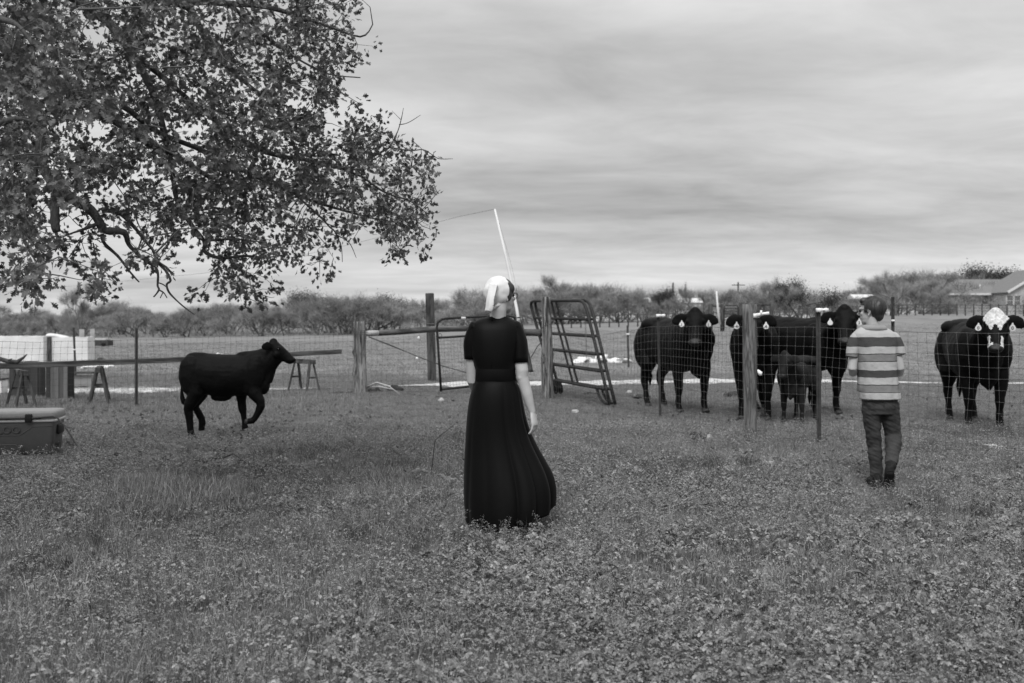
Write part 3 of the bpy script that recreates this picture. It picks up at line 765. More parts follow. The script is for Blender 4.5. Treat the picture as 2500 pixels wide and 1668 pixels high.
# ------------------------------------------------------------------ woven wire fences
def wire_fence(name, label, line, tops, cell, posts, wire, ncols=None, h0=.03, lean=.0):
    """line: ground points; tops: mesh height at each; the mesh hangs between posts"""
    base = G(*line[0]) if False else Vector((line[0][0], line[0][1], 0))
    t = thing(name, label, 'fence', base)
    seg = [0]
    for a, b in zip(line, line[1:]): seg.append(seg[-1] + math.dist(a, b))
    def at(s): return np.interp(s, seg, [p[0] for p in line]), np.interp(s, seg, [p[1] for p in line]), np.interp(s, seg, tops)
    n = int(seg[-1] / cell[0]); rows = cell[1]; J = []
    for i in range(n + 1):
        s = seg[-1] * i / n; col = []
        for k in range(rows):
            f = k / (rows - 1)
            wob = .035 * mn.noise(Vector((s * 1.6, f * 2.2, len(name)))); ln = lean * math.sin(s * 1.9 + 1) * (.5 - abs(f - .5)) 
            x, y, tp = at(min(max(s + wob + ln, 0), seg[-1]))
            z = h0 + f * (tp - h0) + .014 * mn.noise(Vector((s * 2.1, f * 3, 3))) + hgt(x, y)
            o = .02 * mn.noise(Vector((s * .9, f * 1.5, 8)))
            col.append(Vector((x + o, y + o * .4, z)))
        J.append(col)
    m = MB(); r_ = .0017
    for i in range(n + 1):
        m.tube(J[i], r_, 3, cap=False)
    for k in range(rows):
        m.tube([J[i][k] for i in range(n + 1)], r_ * (1.5 if k in (0, rows - 1) else 1.05), 3, cap=False)
        for i in range(n + 1): m.box(J[i][k], (.007, .007, .008))
    o = m.build('wire_mesh', wire, t); o['kind'] = 'stuff'
    return t
def tpost(t, x, y, h, lab=None, lean=(0, 0), w_=.036, clip=None):
    z = hgt(x, y); a = Vector((x, y, z - .2)); b = Vector((x + lean[0], y + lean[1], z + h)); m = MB()
    m.bar(a, b, w_, .007); m.bar(a, b, .007, w_)
    for k in range(int(h / .055)):
        p = a.lerp(b, (.25 + k * .055) / (h + .2)); m.box(p + Vector((0, -.02, 0)), (.012, .012, .014))
    o = m.build('post', M['tpost'], t, smooth=False)
    if lab: o['label'] = lab
    if clip:
        c = MB(); s = clip
        c.box((b.x, b.y - .03, b.z - .07), (.06, .05, .045)); c.tube([(b.x + .02 * s, b.y - .03, b.z - .07), (b.x + .06 * s, b.y - .03, b.z - .065), (b.x + .10 * s, b.y - .03, b.z - .07)], [.018, .013, .02], 8)
        c.box((b.x + .075 * s, b.y - .03, b.z - .068), (.02, .035, .045))
        c.build('insulator', M['plastic'], o)
    return o
def roundpost(t, a, b, r0, r1, m_, n=14, jit=.03, name='post', lab=None, flare=False, knots=(), seed=0, rows=16):
    a = Vector(a); b = Vector(b); rings = []
    for i in range(rows + 1):
        f = i / rows; c = a.lerp(b, f) + Vector((mn.noise(Vector((f * 2.3, seed, 0))), mn.noise(Vector((f * 2.3, seed, 5))), 0)) * jit * .6
        r = r0 + (r1 - r0) * f
        ring = []
        for k in range(n):
            an = 6.2832 * k / n
            q = 1 + jit * 6 * mn.noise(Vector((math.cos(an) * 1.3, math.sin(an) * 1.3, f * 1.4 + seed))) + jit * 3 * mn.noise(Vector((math.cos(an) * 3, math.sin(an) * 3, f * 2 + seed)))
            if flare: q += .35 * max(0, 1 - f * 6) ** 2
            for (kf, ka, kr) in knots: q += kr * math.exp(-((f - kf) / .04) ** 2 - ((math.atan2(math.sin(an - ka), math.cos(an - ka))) / .5) ** 2)
            ring.append(c + Vector((math.cos(an) * r * q, math.sin(an) * r * q, 0)))
        rings.append(ring)
    o = MB().loft(rings).build(name, m_, t)
    if lab: o['label'] = lab
    return o
def xz(px, py, D): return P(px, py, D)

# right hand fence: from the gate post past the cattle to beyond the right edge
RL = [(.69, 18.25), (1.35, 16.5), (2.18, 14.6), (2.83, 11.85), (3.42, 11.2), (3.88, 10.2), (4.5, 9.15), (5.6, 7.4)]
RT = [1.32, 1.15, 1.33, 1.33, 1.34, 1.30, 1.30, 1.32]
fr = wire_fence('wire_fence', 'woven wire fence with steel posts between the boy and the cattle', RL, RT, (.105, 13), None, M['wire'], lean=.05)
tpost(fr, 2.18, 14.6, 1.55, 'steel post in front of the leftmost cow with a white insulator on top', lean=(-.04, 0), clip=1)
wp = roundpost(fr, (2.84, 11.85, -.2), P(1829, 743, 11.85), .078, .083, M['post'], jit=.012, seed=3, name='wooden_post', lab='round treated wooden post with strong grain')
c = MB(); q = P(1846, 771, 11.78); c.box(q, (.07, .04, .05)); c.tube([q, P(1865, 766, 11.75), P(1877, 765, 11.75)], [.03, .016, .02], 8); c.box(P(1858, 764, 11.75), (.02, .03, .06))
c.build('insulator', M['plastic'], wp)
c = MB(); c.tube([P(1850, 904, 11.75), P(1856, 911, 11.72), P(1857, 917, 11.72)], [.012, .028, .016], 7); c.build('tie', M['plastic'], wp)
tpost(fr, 3.44, 11.15, 1.6, 'steel post between the cows and the boy with a white insulator on top', w_=.05, lean=(-.01, 0), clip=1)
tpost(fr, 3.94, 10.3, 1.66, 'steel post rising behind the boy', w_=.034)
c = MB(); c.box(P(2180, 783, 10.26), (.03, .02, .02)); c.build('clip', M['plastic'], fr)
# far corner post with a white clip
fp = thing('fence_post', 'slim steel post with a white clip out in the pasture right of the leaning gate', 'fence post', G(1535, 30))
b_ = G(1535, 30); m = MB().bar(b_ - Vector((0, 0, .2)), P(1532, 795, 30), .06, .02); m.bar(b_ - Vector((0, 0, .2)), P(1532, 795, 30), .02, .06); m.build('post', M['tpost'], fp, smooth=False)
MB().box(P(1533, 816, 29.96), (.08, .05, .05)).build('clip', M['plastic'], fp)

# left hand fence
LL = [(-2.9, 19.25), (-4.5, 17.8), (-6.15, 16.3), (-7.67, 14.9), (-9.2, 13.5)]
fl = wire_fence('wire_fence', 'woven wire fence running left from the gnarled cedar post', LL, [1.24, 1.15, 1.10, 1.1, 1.1], (.105, 12), None, M['wiredark'])
tpost(fl, -6.13, 16.25, 1.3, 'thin dark steel post left of the walking calf', w_=.05)
# second thin post further back, by the white sheets
fp = thing('fence_post', 'thin steel post standing in front of the white sheeted stack', 'fence post', G(184, 24.4))
m = MB().bar(G(186, 24.4, -.2), P(180, 800, 24.4), .05, .012); m.bar(G(186, 24.4, -.2), P(180, 800, 24.4), .012, .05); m.build('post', M['tpost'], fp, smooth=False)
MB().box(P(182, 854, 24.36), (.06, .03, .03)).build('clip', M['plastic'], fp)

# gnarled cedar brace post, crossbar, tall square post and brace wires
br_ = thing('fence_brace', 'fence brace with a gnarled cedar post and a horizontal rail left of the wire gate', 'fence brace', (-2.93, 19.2, 0))
roundpost(br_, (-2.93, 19.2, -.15), P(877, 785, 19.2), .135, .115, M['cedar'], n=26, jit=.045, flare=True, knots=((.62, 3.3, .28), (.8, .3, .2), (.35, 3.6, .2)), seed=7, rows=34, lab='gnarled weathered cedar post', name='cedar_post')
MB().tube([P(887, 814, 19.2), P(905, 814, 19.35), P(922, 813.5, 19.45)], [.055, .057, .057], 12).build('pale_rail_end', M['palewood'], br_)
MB().tube([P(921.5, 813.5, 19.45), P(980, 810, 19.9), P(1055, 804, 20.6), P(1255, 800, 21.6)], [.058, .06, .062, .06], 12, jit=.04).build('rail', M['beam'], br_)
m = MB()
for k in range(3): m.tube([P(878, 808 + k * 4, 19.02) + Vector((dx, dy, 0)) for dx, dy in ((-.14, .06), (-.08, -.01), (0, -.04), (.09, 0), (.14, .08))], .006, 5)
m.tube([P(900, 822, 19.3), P(960, 845, 19.6), P(1020, 871, 20), P(1080, 893, 20.3), P(1148, 913, 20.7)], .009, 4)
m.tube([P(900, 823, 19.28), P(960, 847, 19.6), P(1020, 870, 20), P(1080, 894, 20.3), P(1148, 912, 20.7)], .007, 4)
m.build('brace_wire', M['wiredark'], br_)
gp = thing('gate_post', 'tall dark square timber post standing behind the wire gate', 'post', G(1055, 22.9))
b0 = G(1055.5, 22.9); top = P(1049, 716, 22.9)
m = MB(); d = top - b0
for i in range(9):
    pass
m.bar(b0 - Vector((0, 0, .15)), top, .185, .185)
pb = m.build('post', M['darkpost'], gp, smooth=False, bevel=.012)
m = MB(); q = b0.lerp(top, .655)
for dx, dy in ((0, -.1), (0, .1)): m.box(q + Vector((dx, dy, 0)), (.205, .012, .02))
for dx in (-.1, .1): m.box(q + Vector((dx, 0, 0)), (.012, .2, .02))
m.build('wire_band', M['wire'], gp, smooth=False)
# wire panel between the cedar post and the gate
fm = wire_fence('wire_fence', 'woven wire panel with two white insulators between cedar post and gate', [(-2.72, 19.25), (-1.5, 19.6)], [1.16, 1.22], (.105, 12), None, M['wiredark'])
for px, py in ((1022, 825), (1018, 875)):
    MB().ell(P(px, py, 19.5), (.024, .02, .028), nu=10, nv=6).build('insulator', M['plastic'], fm)

# wire gate partly hidden by the woman
def wire_gate():
    g = thing('wire_gate', 'tube framed gate filled with wire mesh directly behind the woman', 'gate', G(1076, 19.3))
    A, Bp = 19.3, 20.4
    l0, r0 = P(1077, 951, A), P(1262, 931, Bp)
    r1 = P(1262, 772, Bp)
    m = MB()
    arc = [P(1077, 956, A), P(1071, 868, A), P(1066.5, 800, A), P(1069, 787, A), P(1078, 780, A), P(1092, 777.5, A + .07), P(1180, 773, A + .6), P(1240, 771, Bp - .1), P(1255, 775, Bp), P(1260, 790, Bp), P(1264, 935, Bp)]
    m.tube(arc, .024, 10); m.tube([P(1076, 951, A), r0], .024, 10)
    m.build('frame', M['steel'], g)
    MB().tube([P(1068, 825, A), P(1130, 821, A + .35), P(1260, 814, Bp)], .022, 10).build('crossbar', M['steel'], g)
    m = MB()
    for i in range(1, 24):
        f = i / 24; a = P(1068 + (1258 - 1068) * f, 825 - 11 * f, A + (Bp - A) * f); b = P(1076 + (1262 - 1076) * f, 951 - 18 * f, A + (Bp - A) * f)
        m.tube([a, a.lerp(b, .5) + Vector((.01 * math.sin(i * 2.3), 0, 0)), b], .0022, 3, cap=False)
    for k in range(1, 14):
        f = k / 14; a = P(1068, 825, A).lerp(P(1076, 951, A), f); b = P(1258, 814, Bp).lerp(P(1262, 933, Bp), f)
        m.tube([a, b], .0022, 3, cap=False)
    o = m.build('wire_mesh', M['wiredark'], g); o['kind'] = 'stuff'
    MB().box(P(1131, 776.5, A + .3 - .04), (.1, .03, .04)).build('name_plate', M['tag'], g, bevel=.012)
    m = MB(); m.tube([P(1071, 816, A - .03), P(1076, 814, A - .05), P(1079, 819, A - .05), P(1075, 824, A - .05), P(1071, 820, A - .03)], .006, 5); m.build('latch_ring', M['steel'], g)
wire_gate()

# post hanging behind the woman, brace log, and the big split gate post
hp = thing('brace_assembly', 'weathered round gate post with a short brace log joining a hanging post stub', 'gate post', (.66, 18.3, 0))
roundpost(hp, (.665, 18.3, -.15), P(1333, 725, 18.3), .105, .093, M['cedar'], n=22, jit=.03, flare=False, knots=((.43, 3.9, .3), (.47, .1, .2), (.1, 4.2, .3), (.72, 2.6, .15)), seed=2, rows=34, name='gate_post')
roundpost(hp, P(1291, 908, 18.6), P(1266, 783, 18.9), .085, .075, M['darkpost'], n=14, jit=.02, seed=5, name='post_stub')
MB().tube([P(1277, 812, 18.8), P(1300, 812, 18.6), P(1324, 813, 18.4)], [.068, .066, .07], 14, jit=.03).build('brace_log', M['beam'], hp)
m = MB()
m.tube([P(1320, 816, 18.22), P(1321, 806, 18.18), P(1326, 797, 18.18), P(1336, 793, 18.19), P(1347, 790, 18.22)], .006, 5)
m.tube([P(1296, 873, 18.5), P(1304, 860, 18.45), P(1312, 846, 18.4), P(1322, 835, 18.25)], .009, 5)
m.build('tie_wire', M['wiredark'], hp)

# leaning tubular gate panels
def leaning_gate():
    TL, TRt, BL, BRt = P(1293, 735, 19.5), P(1427, 734, 17.2), P(1357, 960, 18.8), P(1489, 988, 16.45)
    nrm = (TRt - TL).cross(BL - TL).normalized()
    if nrm.y > 0: nrm = -nrm
    for pan in range(2):
        # the two nested panels
        off = nrm * (-.07 * pan) + (TRt - TL).normalized() * (.055 * pan)
        g = thing('tube_gate', ('front tubular steel gate of the pair leaning on the round gate post', 'second tubular steel gate nested right behind the front leaning one')[pan], 'gate', tuple(BL + off), 'tubular gates leaning on the gate post')
        def q(u, v): return TL.lerp(TRt, u).lerp(BL.lerp(BRt, u), v) + off
        r_ = .028; cr = .07
        m = MB()
        ptsR = [q(1, 1.0)] + [q(1, v) for v in (.8, .6, .4, .2, cr + .05)] + [q(1 - .012, cr * .6), q(1 - .035, cr * .2), q(1 - .08, 0)] + [q(u, 0) for u in (.7, .4, .1)] + [q(.03, .012), q(.008, .04), q(0, .09)] + [q(0, v) for v in (.3, .5, .7, .85, 1.0)]
        m.tube(ptsR, r_, 10)
        m.build('frame', M['steel'], g)
        for v in (.19, .355, .53, .69, .86):
            MB().tube([q(.0, v), q(.5, v), q(1, v)], r_ * .88, 10).build('bar', M['steel'], g)
        MB().bar(q(.42, 0), q(.42, .87), .035, .02).build('upright', M['steel'], g, smooth=False)
        # curved feet
        MB().tube([q(.84, .87), q(.845, .92), q(.87, .97), q(.93, 1.0), q(1, .99)], r_ * .9, 8).build('foot', M['steel'], g)
        MB().tube([q(.06, .87), q(.065, .93), q(.04, .98), q(0, 1.0)], r_ * .9, 8).build('foot', M['steel'], g)
    ch = MB()
    for k in range(26):
        p0 = P(1429 + .15 * k, 786 + k * 3.5, 17.0); a = (k % 2) * math.pi / 2; w_ = Vector((math.cos(a), math.sin(a), 0)) * .012
        ch.tube([p0 + Vector((0, 0, .014)), p0 + w_ + Vector((0, 0, .006)), p0 + w_ - Vector((0, 0, .006)), p0 - Vector((0, 0, .014)), p0 - w_ - Vector((0, 0, .006)), p0 - w_ + Vector((0, 0, .006)), p0 + Vector((0, 0, .014))], .0035, 4)
    tag(ch.build('chain', M['wire'], org=P(1429, 875, 17.0)), 'steel chain hanging down inside the leaning gate', 'chain')
leaning_gate()

# leaning white pole with its wires
pl = thing('antenna_pole', 'tall thin white pole leaning left above the woman\'s head', 'pole', tuple(P(1270, 800, 18.7)))
MB().tube([P(1271, 815, 18.72), P(1262, 757, 18.9), P(1238, 640, 19.1), P(1208, 511, 19.3)], [.032, .030, .025, .018], 12).build('pole', M['pvc'], pl)
MB().tube([P(1266.5, 777, 18.72), P(1266, 774, 18.72)], .036, 12).build('band', M['steel'], pl)
wr = thing('overhead_wire', 'thin overhead wire sagging left from the top of the white pole', 'wire', tuple(P(1207, 511, 19.3)))
pts = []
for px, py in ((1207, 511), (1120, 529), (1000, 561), (860, 596), (700, 632), (500, 667), (250, 692), (0, 714), (-250, 728)):
    pts.append(P(px, py, 19.3 + (1207 - px) / 1207 * 30))
MB().tube(pts, [.003 + .0004 * i for i in range(len(pts))], 4).build('wire', M['wire'], wr)
MB().tube([P(1209, 513, 19.3), P(1232, 590, 19.25), P(1252, 660, 19.1), P(1270, 760, 18.9)], .002, 4).build('guy_wire', M['wire'], wr)
tag(MB().tube([P(1757, 792, 60), P(1752, 750, 60), P(1749, 711, 60)], [.07, .055, .05], 8).build('white_pole', M['pvc'], org=P(1757, 790, 60)),
    'short leaning white pole in the pasture between the cows\' heads', 'pole')

# ------------------------------------------------------------------ sawhorses and long beam
def sawhorse(px, D, zt, ry, label):
    b = G(px, D); t = thing('sawhorse', label, 'sawhorse', tuple(b), 'sawhorses under the long beam', rz=ry, local=True)
    L_ = .5; z1 = zt
    MB().box((0, 0, z1 - .05), (.06, L_ * 1.5, .09)).build('top_rail', M['beam'], t, smooth=False, bevel=.004)
    for sy in (-1, 1):
        for sx in (-1, 1):
            MB().bar((sx * .16, sy * .33, -.02), (sx * .03, sy * .26, z1 - .01), .045, .035).build('leg', M['darkpost'], t, smooth=False, bevel=.003)
        MB().box((0, sy * .295, .3), (.16, .022, .035)).build('brace', M['darkpost'], t, smooth=False)
sawhorse(52, 16.35, .62, R(38), 'sawhorse at the left edge in front of the dark boards')
sawhorse(243, 17.15, .64, R(20), 'sawhorse left of the thin dark fence post')
sawhorse(742, 19.75, .66, R(45), 'sawhorse by the muzzle of the walking calf')
bm_ = MB(); BA = Vector((-9.0, 15.5, .675)); BB = Vector((-3.50, 20.3, .785))
rings = []
for i in range(17):
    f = i / 16; c = BA.lerp(BB, f) + Vector((0, 0, -.025 * math.sin(f * 3.14) + .006 * mn.noise(Vector((f * 9, 0, 0)))))
    d = (BB - BA).normalized(); sx = d.cross(Vector((0, 0, 1))).normalized(); hw, hh = .06, .046
    rings.append([c + sx * hw * a + Vector((0, 0, hh * b * (1 + .1 * mn.noise(Vector((f * 14, a, b)))))) for a, b in ((-1, -1), (1, -1), (1, 1), (-1, 1))])
tag(bm_.loft(rings).build('long_beam', M['beam'], org=BA, smooth=False, bevel=.006), 'very long weathered timber beam resting across the sawhorses', 'timber beam')

# boards standing behind the beam
def boardset(px0, px1, D, top, label, dark, n):
    t = thing('board_crate', label, 'crate', tuple(G((px0 + px1) / 2, D)))
    a = G(px0, D); b = G(px1, D)
    for i in range(n):
        f0, f1 = i / n, (i + .93) / n; x0 = a.x + (b.x - a.x) * f0; x1 = a.x + (b.x - a.x) * f1
        h_ = top + random.uniform(-.02, .02)
        MB().box(((x0 + x1) / 2, D + random.uniform(-.006, .006), h_ / 2), (x1 - x0, .022, h_)).build('board', M['boarddark'] if dark or i == 0 else M['board'], t, smooth=False)
    for s, nm in ((a, 1), (b, -1)):
        MB().box((s.x + nm * .012, D + .13, top / 2 - .02), (.022, .22, top - .04)).build('side_panel', M['boarddark'], t, smooth=False)
    MB().box(((a.x + b.x) / 2, D + .25, top / 2 - .03), ((b.x - a.x), .022, top - .06)).build('back_panel', M['boarddark'], t, smooth=False)
boardset(24, 95, 18.1, .66, 'dark wooden crate behind the leftmost sawhorse', True, 2)
boardset(113, 166, 17.7, .67, 'upright crate of grey boards between the two left sawhorses', False, 5)

# white sheeted stacks
def sheeted(px0, px1, ytop, D, depth, label, lump):
    a = G(px0, D); b = G(px1, D); h_ = CAMH + (785 - ytop) / F * D - a.z
    t = thing('sheeted_stack', label, 'covered stack', tuple(G((px0 + px1) / 2, D)), 'white sheeted stacks in the pasture'); w_ = b.x - a.x
    m = MB(); nx, nzz = 30, 14
    def fn(face):
        def f(u, v):
            if face == 0: x, y, z = a.x + w_ * u, D, a.z + h_ * v
            elif face == 1: x, y, z = b.x, D + depth * u, a.z + h_ * v
            elif face == 2: x, y, z = a.x, D + depth * (1 - u), a.z + h_ * v
            else: x, y, z = a.x + w_ * u, D + depth * v, a.z + h_
            n_ = mn.noise(Vector((x * 2, y * 2, z * 1.2))) * .03 + mn.noise(Vector((x * 7, y * 7, z * 2))) * .015
            if face == 0: y += n_
            if face in (1, 2): x += n_
            z += n_ * .6
            return Vector((x, y, z))
        return f
    for k in range(4): m.grid(fn(k), nx, nzz)
    m.build('white_sheet', M['white'], t)
    if lump:
        m = MB()
        for i in range(5): m.ell((a.x + w_ * (-.02 + .1 * i), D + .15 + .03 * i, a.z + h_ + .04 - .006 * i * i), (.16, .22, .085 - .008 * i), nu=14, nv=8)
        fuse(m, 'bundled_sheet', M['white'], t, .04, 3)
        MB().box((a.x + .02, D - .05, a.z + h_ * .5), (.12, .1, h_)).build('corner_post', M['darkpost'], t, smooth=False)
sheeted(-60, 106, 821, 34, .4, 'long white sheeted stack cut by the left edge of the picture', False)
sheeted(121, 214, 823, 33.2, .5, 'white sheeted stack with a lumpy bundle on its left corner', True)
m = MB(); m.add([P(14, 822, 38), P(52, 822, 38), P(52, 822, 42), P(14, 822, 42), P(32, 800, 40)], [(0, 1, 4), (1, 2, 4), (2, 3, 4), (3, 0, 4), (3, 2, 1, 0)])
tnt = thing('small_tent', 'small dark pyramid of tarpaulin poking above the left white stack', 'tent', tuple(G(32, 40)))
m.build('canopy', M['darkpost'], tnt, smooth=False)
for px, D in ((15, 38), (51, 38), (50, 42)): MB().tube([G(px, D, -.1), P(px, 822, D)], .03, 6).build('pole', M['steel'], tnt)
for px0, px1, yt, lab in ((194, 206, 804, 'left one of two pale pallets upright behind the white stack'), (221, 231, 803, 'right one of two pale pallets upright behind the white stack')):
    t = thing('pallet', lab, 'pallet', tuple(G(px0, 37)), 'pallets behind the white stack')
    zt = P(px0, yt, 37).z
    for k in range(3):
        x = P(px0 + (px1 - px0) * (k + .5) / 3, yt, 37).x; MB().box((x, 37, zt / 2), (.055, .03, zt)).build('slat', M['palewood'], t, smooth=False)
    for z in (.3, zt - .1): MB().box((P((px0 + px1) / 2, 0, 37).x, 37.04, z), ((px1 - px0) / F * 37, .03, .08)).build('crosspiece', M['palewood'], t, smooth=False)
t = thing('flat_trailer', 'low dark flatbed trailer with a pale load behind the white stack', 'trailer', tuple(G(246, 62)))
q = G(246, 62); MB().box(q + Vector((0, 0, .21)), (1.2, .9, .34)).build('bed', M['darkpost'], t, smooth=False)
for dx in (-.35, .35): MB().tube([q + Vector((dx, -.5, .12)), q + Vector((dx, -.35, .12))], .13, 14, ref=(1, 0, 0)).build('wheel', M['rubber'], t)
MB().box(q + Vector((0, 0, .43)), (.9, .7, .1)).build('load', M['siding'], t, smooth=False, bevel=.03)
# low white box, bin, and heaps of sheeting on the pasture
def crumple(px0, px1, ytop, D, name, label, cat, depth=.6, seed=0, m_='white', lumps=8):
    c0 = G((px0 + px1) / 2, D); w_ = (px1 - px0) / F * D; h_ = CAMH + (785 - ytop) / F * D - c0.z
    t = thing(name, label, cat, tuple(c0)); m = MB(); r = random.Random(seed)
    for i in range(lumps):
        f = i / (lumps - 1) - .5; hh = h_ * (1 - abs(f) * 1.2) * r.uniform(.6, 1.05)
        m.ell(c0 + Vector((f * w_ * .85, r.uniform(-.3, .3) * depth, hh * .35)), (w_ / lumps * r.uniform(.8, 1.4), depth * r.uniform(.3, .6), max(.03, hh * .62)), Euler((r.uniform(-.5, .5), r.uniform(-.5, .5), r.uniform(0, 3))).to_matrix(), 14, 8)
    def post(co, no):
        n_ = vnoise(co, 5.0, seed) * .05 + vnoise(co, 14.0, seed) * .02; return co + no * n_[:, None]
    fuse(m, 'cloth', M[m_], t, max(.02, w_ / 60), 2, post); return t
crumple(1400, 1530, 872, 33, 'crumpled_tarp', 'crumpled white tarpaulin lying in the pasture behind the leaning gate', 'tarpaulin', .9, 4)
t = thing('timber_offcut', 'dark timber offcuts lying under the crumpled white tarpaulin', 'timber', tuple(G(1450, 32.5)))
for a, b in (((1378, 890), (1400, 892)), ((1500, 899), (1535, 893)), ((1468, 884), (1482, 880))): MB().bar(P(*a, 32.3), P(*b, 32.3), .12, .1).build('offcut', M['darkpost'], t, smooth=False)
crumple(206, 268, 887, 30, 'crumpled_tarp', 'flat heap of white sheeting on the grass right of the white stack', 'tarpaulin', .7, 7)
crumple(236, 258, 873, 36, 'rubble_heap', 'small dark heap with pale scraps beside the white stack', 'debris', .3, 9, 'dung', 5)
crumple(525, 546, 861, 42, 'white_bag', 'small white bag lying in the pasture above the calf\'s back', 'bag', .2, 12, 'white', 4)
t = thing('white_box', 'low white box with a dark lid edge between crate and sawhorse', 'box', tuple(G(197, 21)))
q = G(197, 21); MB().box(q + Vector((0, .2, .14)), (.36, .2, .22)).build('body', M['coolerlid'], t, smooth=False); MB().box(q + Vector((0, .2, .31)), (.45, .4, .03)).build('lid', M['darkpost'], t, smooth=False)
t = thing('white_bin', 'white bin with a dark rim at the extreme left edge behind the cooler', 'bin', tuple(G(-4, 18.8)))
q = G(-4, 18.8); MB().box(q + Vector((0, 0, .14)), (.24, .24, .3)).build('body', M['white'], t, smooth=False); MB().box(q + Vector((0, 0, .3)), (.27, .27, .03)).build('rim', M['darkpost'], t, smooth=False)
# driftwood like branch lying on the beam at the left
t = MB().tube([P(-15, 873, 15.9), P(20, 882, 15.9), P(42, 884, 15.95), P(58, 873, 16.0), P(66, 865, 16.0)], [.035, .035, .032, .02, .008], 8, jit=.15)
t.tube([P(15, 881, 15.9), P(30, 876, 15.85)], [.02, .006], 6)
tag(t.build('dead_branch', M['bark'], org=P(20, 884, 15.9)), 'curved dead branch lying on the beam at the left edge', 'branch')
# debris around the cedar post
def branch(name, pts, r_, label, m_='bark'):
    tag(MB().tube(pts, r_, 7, jit=.1).build(name, M[m_], org=pts[0]), label, 'branch')
branch('fallen_branch', [G(896, 19.2, .13), P(920, 934, 19.0), P(950, 943, 18.9), G(976, 18.8, .02)], [.018, .015, .012, .006], 'pale broken branch lying right of the gnarled cedar post', 'palewood')
branch('fallen_branch', [G(898, 19.5, .1), P(925, 944, 19.3), P(960, 951, 19.2), G(975, 19.3, .02)], [.02, .014, .01, .006], 'second pale stick just below the broken branch by the cedar post', 'palewood')
branch('fallen_branch', [G(720, 19.0, .03), P(770, 962, 19.1), P(830, 958, 19.2), G(862, 19.2, .04)], [.012, .014, .012, .01], 'thin dark pole lying between right sawhorse and cedar post')
crumple(948, 978, 932, 20.2, 'earth_clod', 'dark root clod with twigs between cedar post and tall square post', 'clod', .2, 21, 'dung', 4)
crumple(906, 926, 941, 19.7, 'earth_clod', 'dark lump of soil at the right foot of the cedar post', 'clod', .2, 22, 'dung', 4)
crumple(1423, 1452, 958, 19.2, 'dung_pat', 'dark dung heap seen through the leaning gate', 'dung', .2, 23, 'dung', 4)
crumple(1542, 1578, 964, 18.2, 'dung_pat', 'dark dung heap left of the leftmost cow\'s hind feet', 'dung', .2, 24, 'dung', 4)
crumple(1775, 1812, 956, 18.6, 'dung_pat', 'dark dung heap between the left and middle cows', 'dung', .2, 25, 'dung', 4)
# small things on the ground
t = thing('short_log', 'short dark log with a pale cut end left of the round wooden post', 'log', tuple(G(1715, 11.6)))
a = G(1690, 11.7, .055); b = G(1732, 11.45, .055)
MB().tube([a, a.lerp(b, .5), b], [.05, .055, .055], 14, jit=.05).build('bark', M['log'], t)
MB().tube([b + (b - a).normalized() * .001, b + (b - a).normalized() * .006], .049, 14).build('cut_end', M['logend'], t)
t = thing('white_board', 'small flat white board lying in the grass right of the boy', 'board', tuple(G(2435, 10.9)))
q = G(2433, 10.9, .03); MB().box(q, (.19, .22, .012), Euler((.15, .06, .2)).to_matrix()).build('board', M['white'], t, smooth=False)
def rock(px, D, s, label, seed, m_='rock'):
    q = G(px, D); m = MB(); m.ell(q + Vector((0, 0, s * .12)), (s * .5, s * .42, s * .3), nu=10, nv=7)
    r = random.Random(seed); m.v = [v + Vector((r.uniform(-1, 1), r.uniform(-1, 1), r.uniform(-1, 1))) * s * .05 + (v - q) * .5 * mn.noise((v - q) * 1.6 / s + Vector((seed, 0, 0))) for v in m.v]
    tag(m.build('stone', M[m_], org=q, smooth=False), label, 'stone')
rock(1873, 9.75, .13, 'pale stone in the grass below the gap between the wooden post and the boy', 1)
rock(1076, 17.4, .13, 'pale stone on the grass below the wire gate', 2)
rock(1110, 8.1, .09, 'pale stone beside the bent thorny stem left of the woman', 3)
rock(1405, 15.2, .12, 'pale stone on the grass below the foot of the leaning gate', 4)
rock(1535, 19.4, .14, 'pale stone on bare ground between leaning gate and leftmost cow', 5)
branch('thorny_stem', [G(1052, 8.9, .02), P(1062, 1075, 8.8), P(1082, 1058, 8.75), P(1103, 1042, 8.7), P(1118, 1027, 8.7)], [.004, .0035, .003, .0025, .0015], 'thin bent thorny stem rising from the grass left of the woman', 'twig')
branch('fallen_branch', [G(510, 9.9, .03), P(545, 1118, 9.7), P(570, 1108, 9.6), G(600, 9.5, .05)], [.012, .012, .008, .004], 'small dark branch on the ground below the walking calf')
crumple(478, 500, 1108, 9.7, 'leaf_heap', 'clump of dead oak leaves below the calf\'s hind feet', 'leaves', .12, 31, 'dung', 5)
# ------------------------------------------------------------------ cattle
ADULT = [(-.92, 1.10, .10, .15), (-.86, 1.09, .20, .25), (-.72, 1.07, .28, .315), (-.52, 1.05, .33, .335), (-.25, .985, .35, .365), (0, .955, .375, .385),
         (.25, .955, .36, .385), (.45, .975, .31, .37), (.62, .985, .26, .33), (.76, .99, .19, .25), (.86, .99, .11, .15)]
def srings(rows, n=28, e=2.25, narrow=.18):
    out = []
    for x, zc, hw, hh in rows:
        ring = []
        for k in range(n):
            a = 2 * math.pi * k / n; c, s = math.cos(a), math.sin(a)
            yy = hw * math.copysign(abs(c) ** (2 / e), c); zz = hh * math.copysign(abs(s) ** (2 / e), s)
            yy *= 1 - narrow * max(0, s) ** 2
            ring.append(Vector((x, yy, zc + zz)))
        out.append(ring)
    return out
HEAD = [(-.03, .075, .06), (.02, .112, .095), (.08, .132, .125), (.15, .138, .14), (.22, .12, .13), (.30, .092, .112), (.38, .082, .092), (.44, .09, .082), (.49, .088, .07), (.52, .06, .045)]
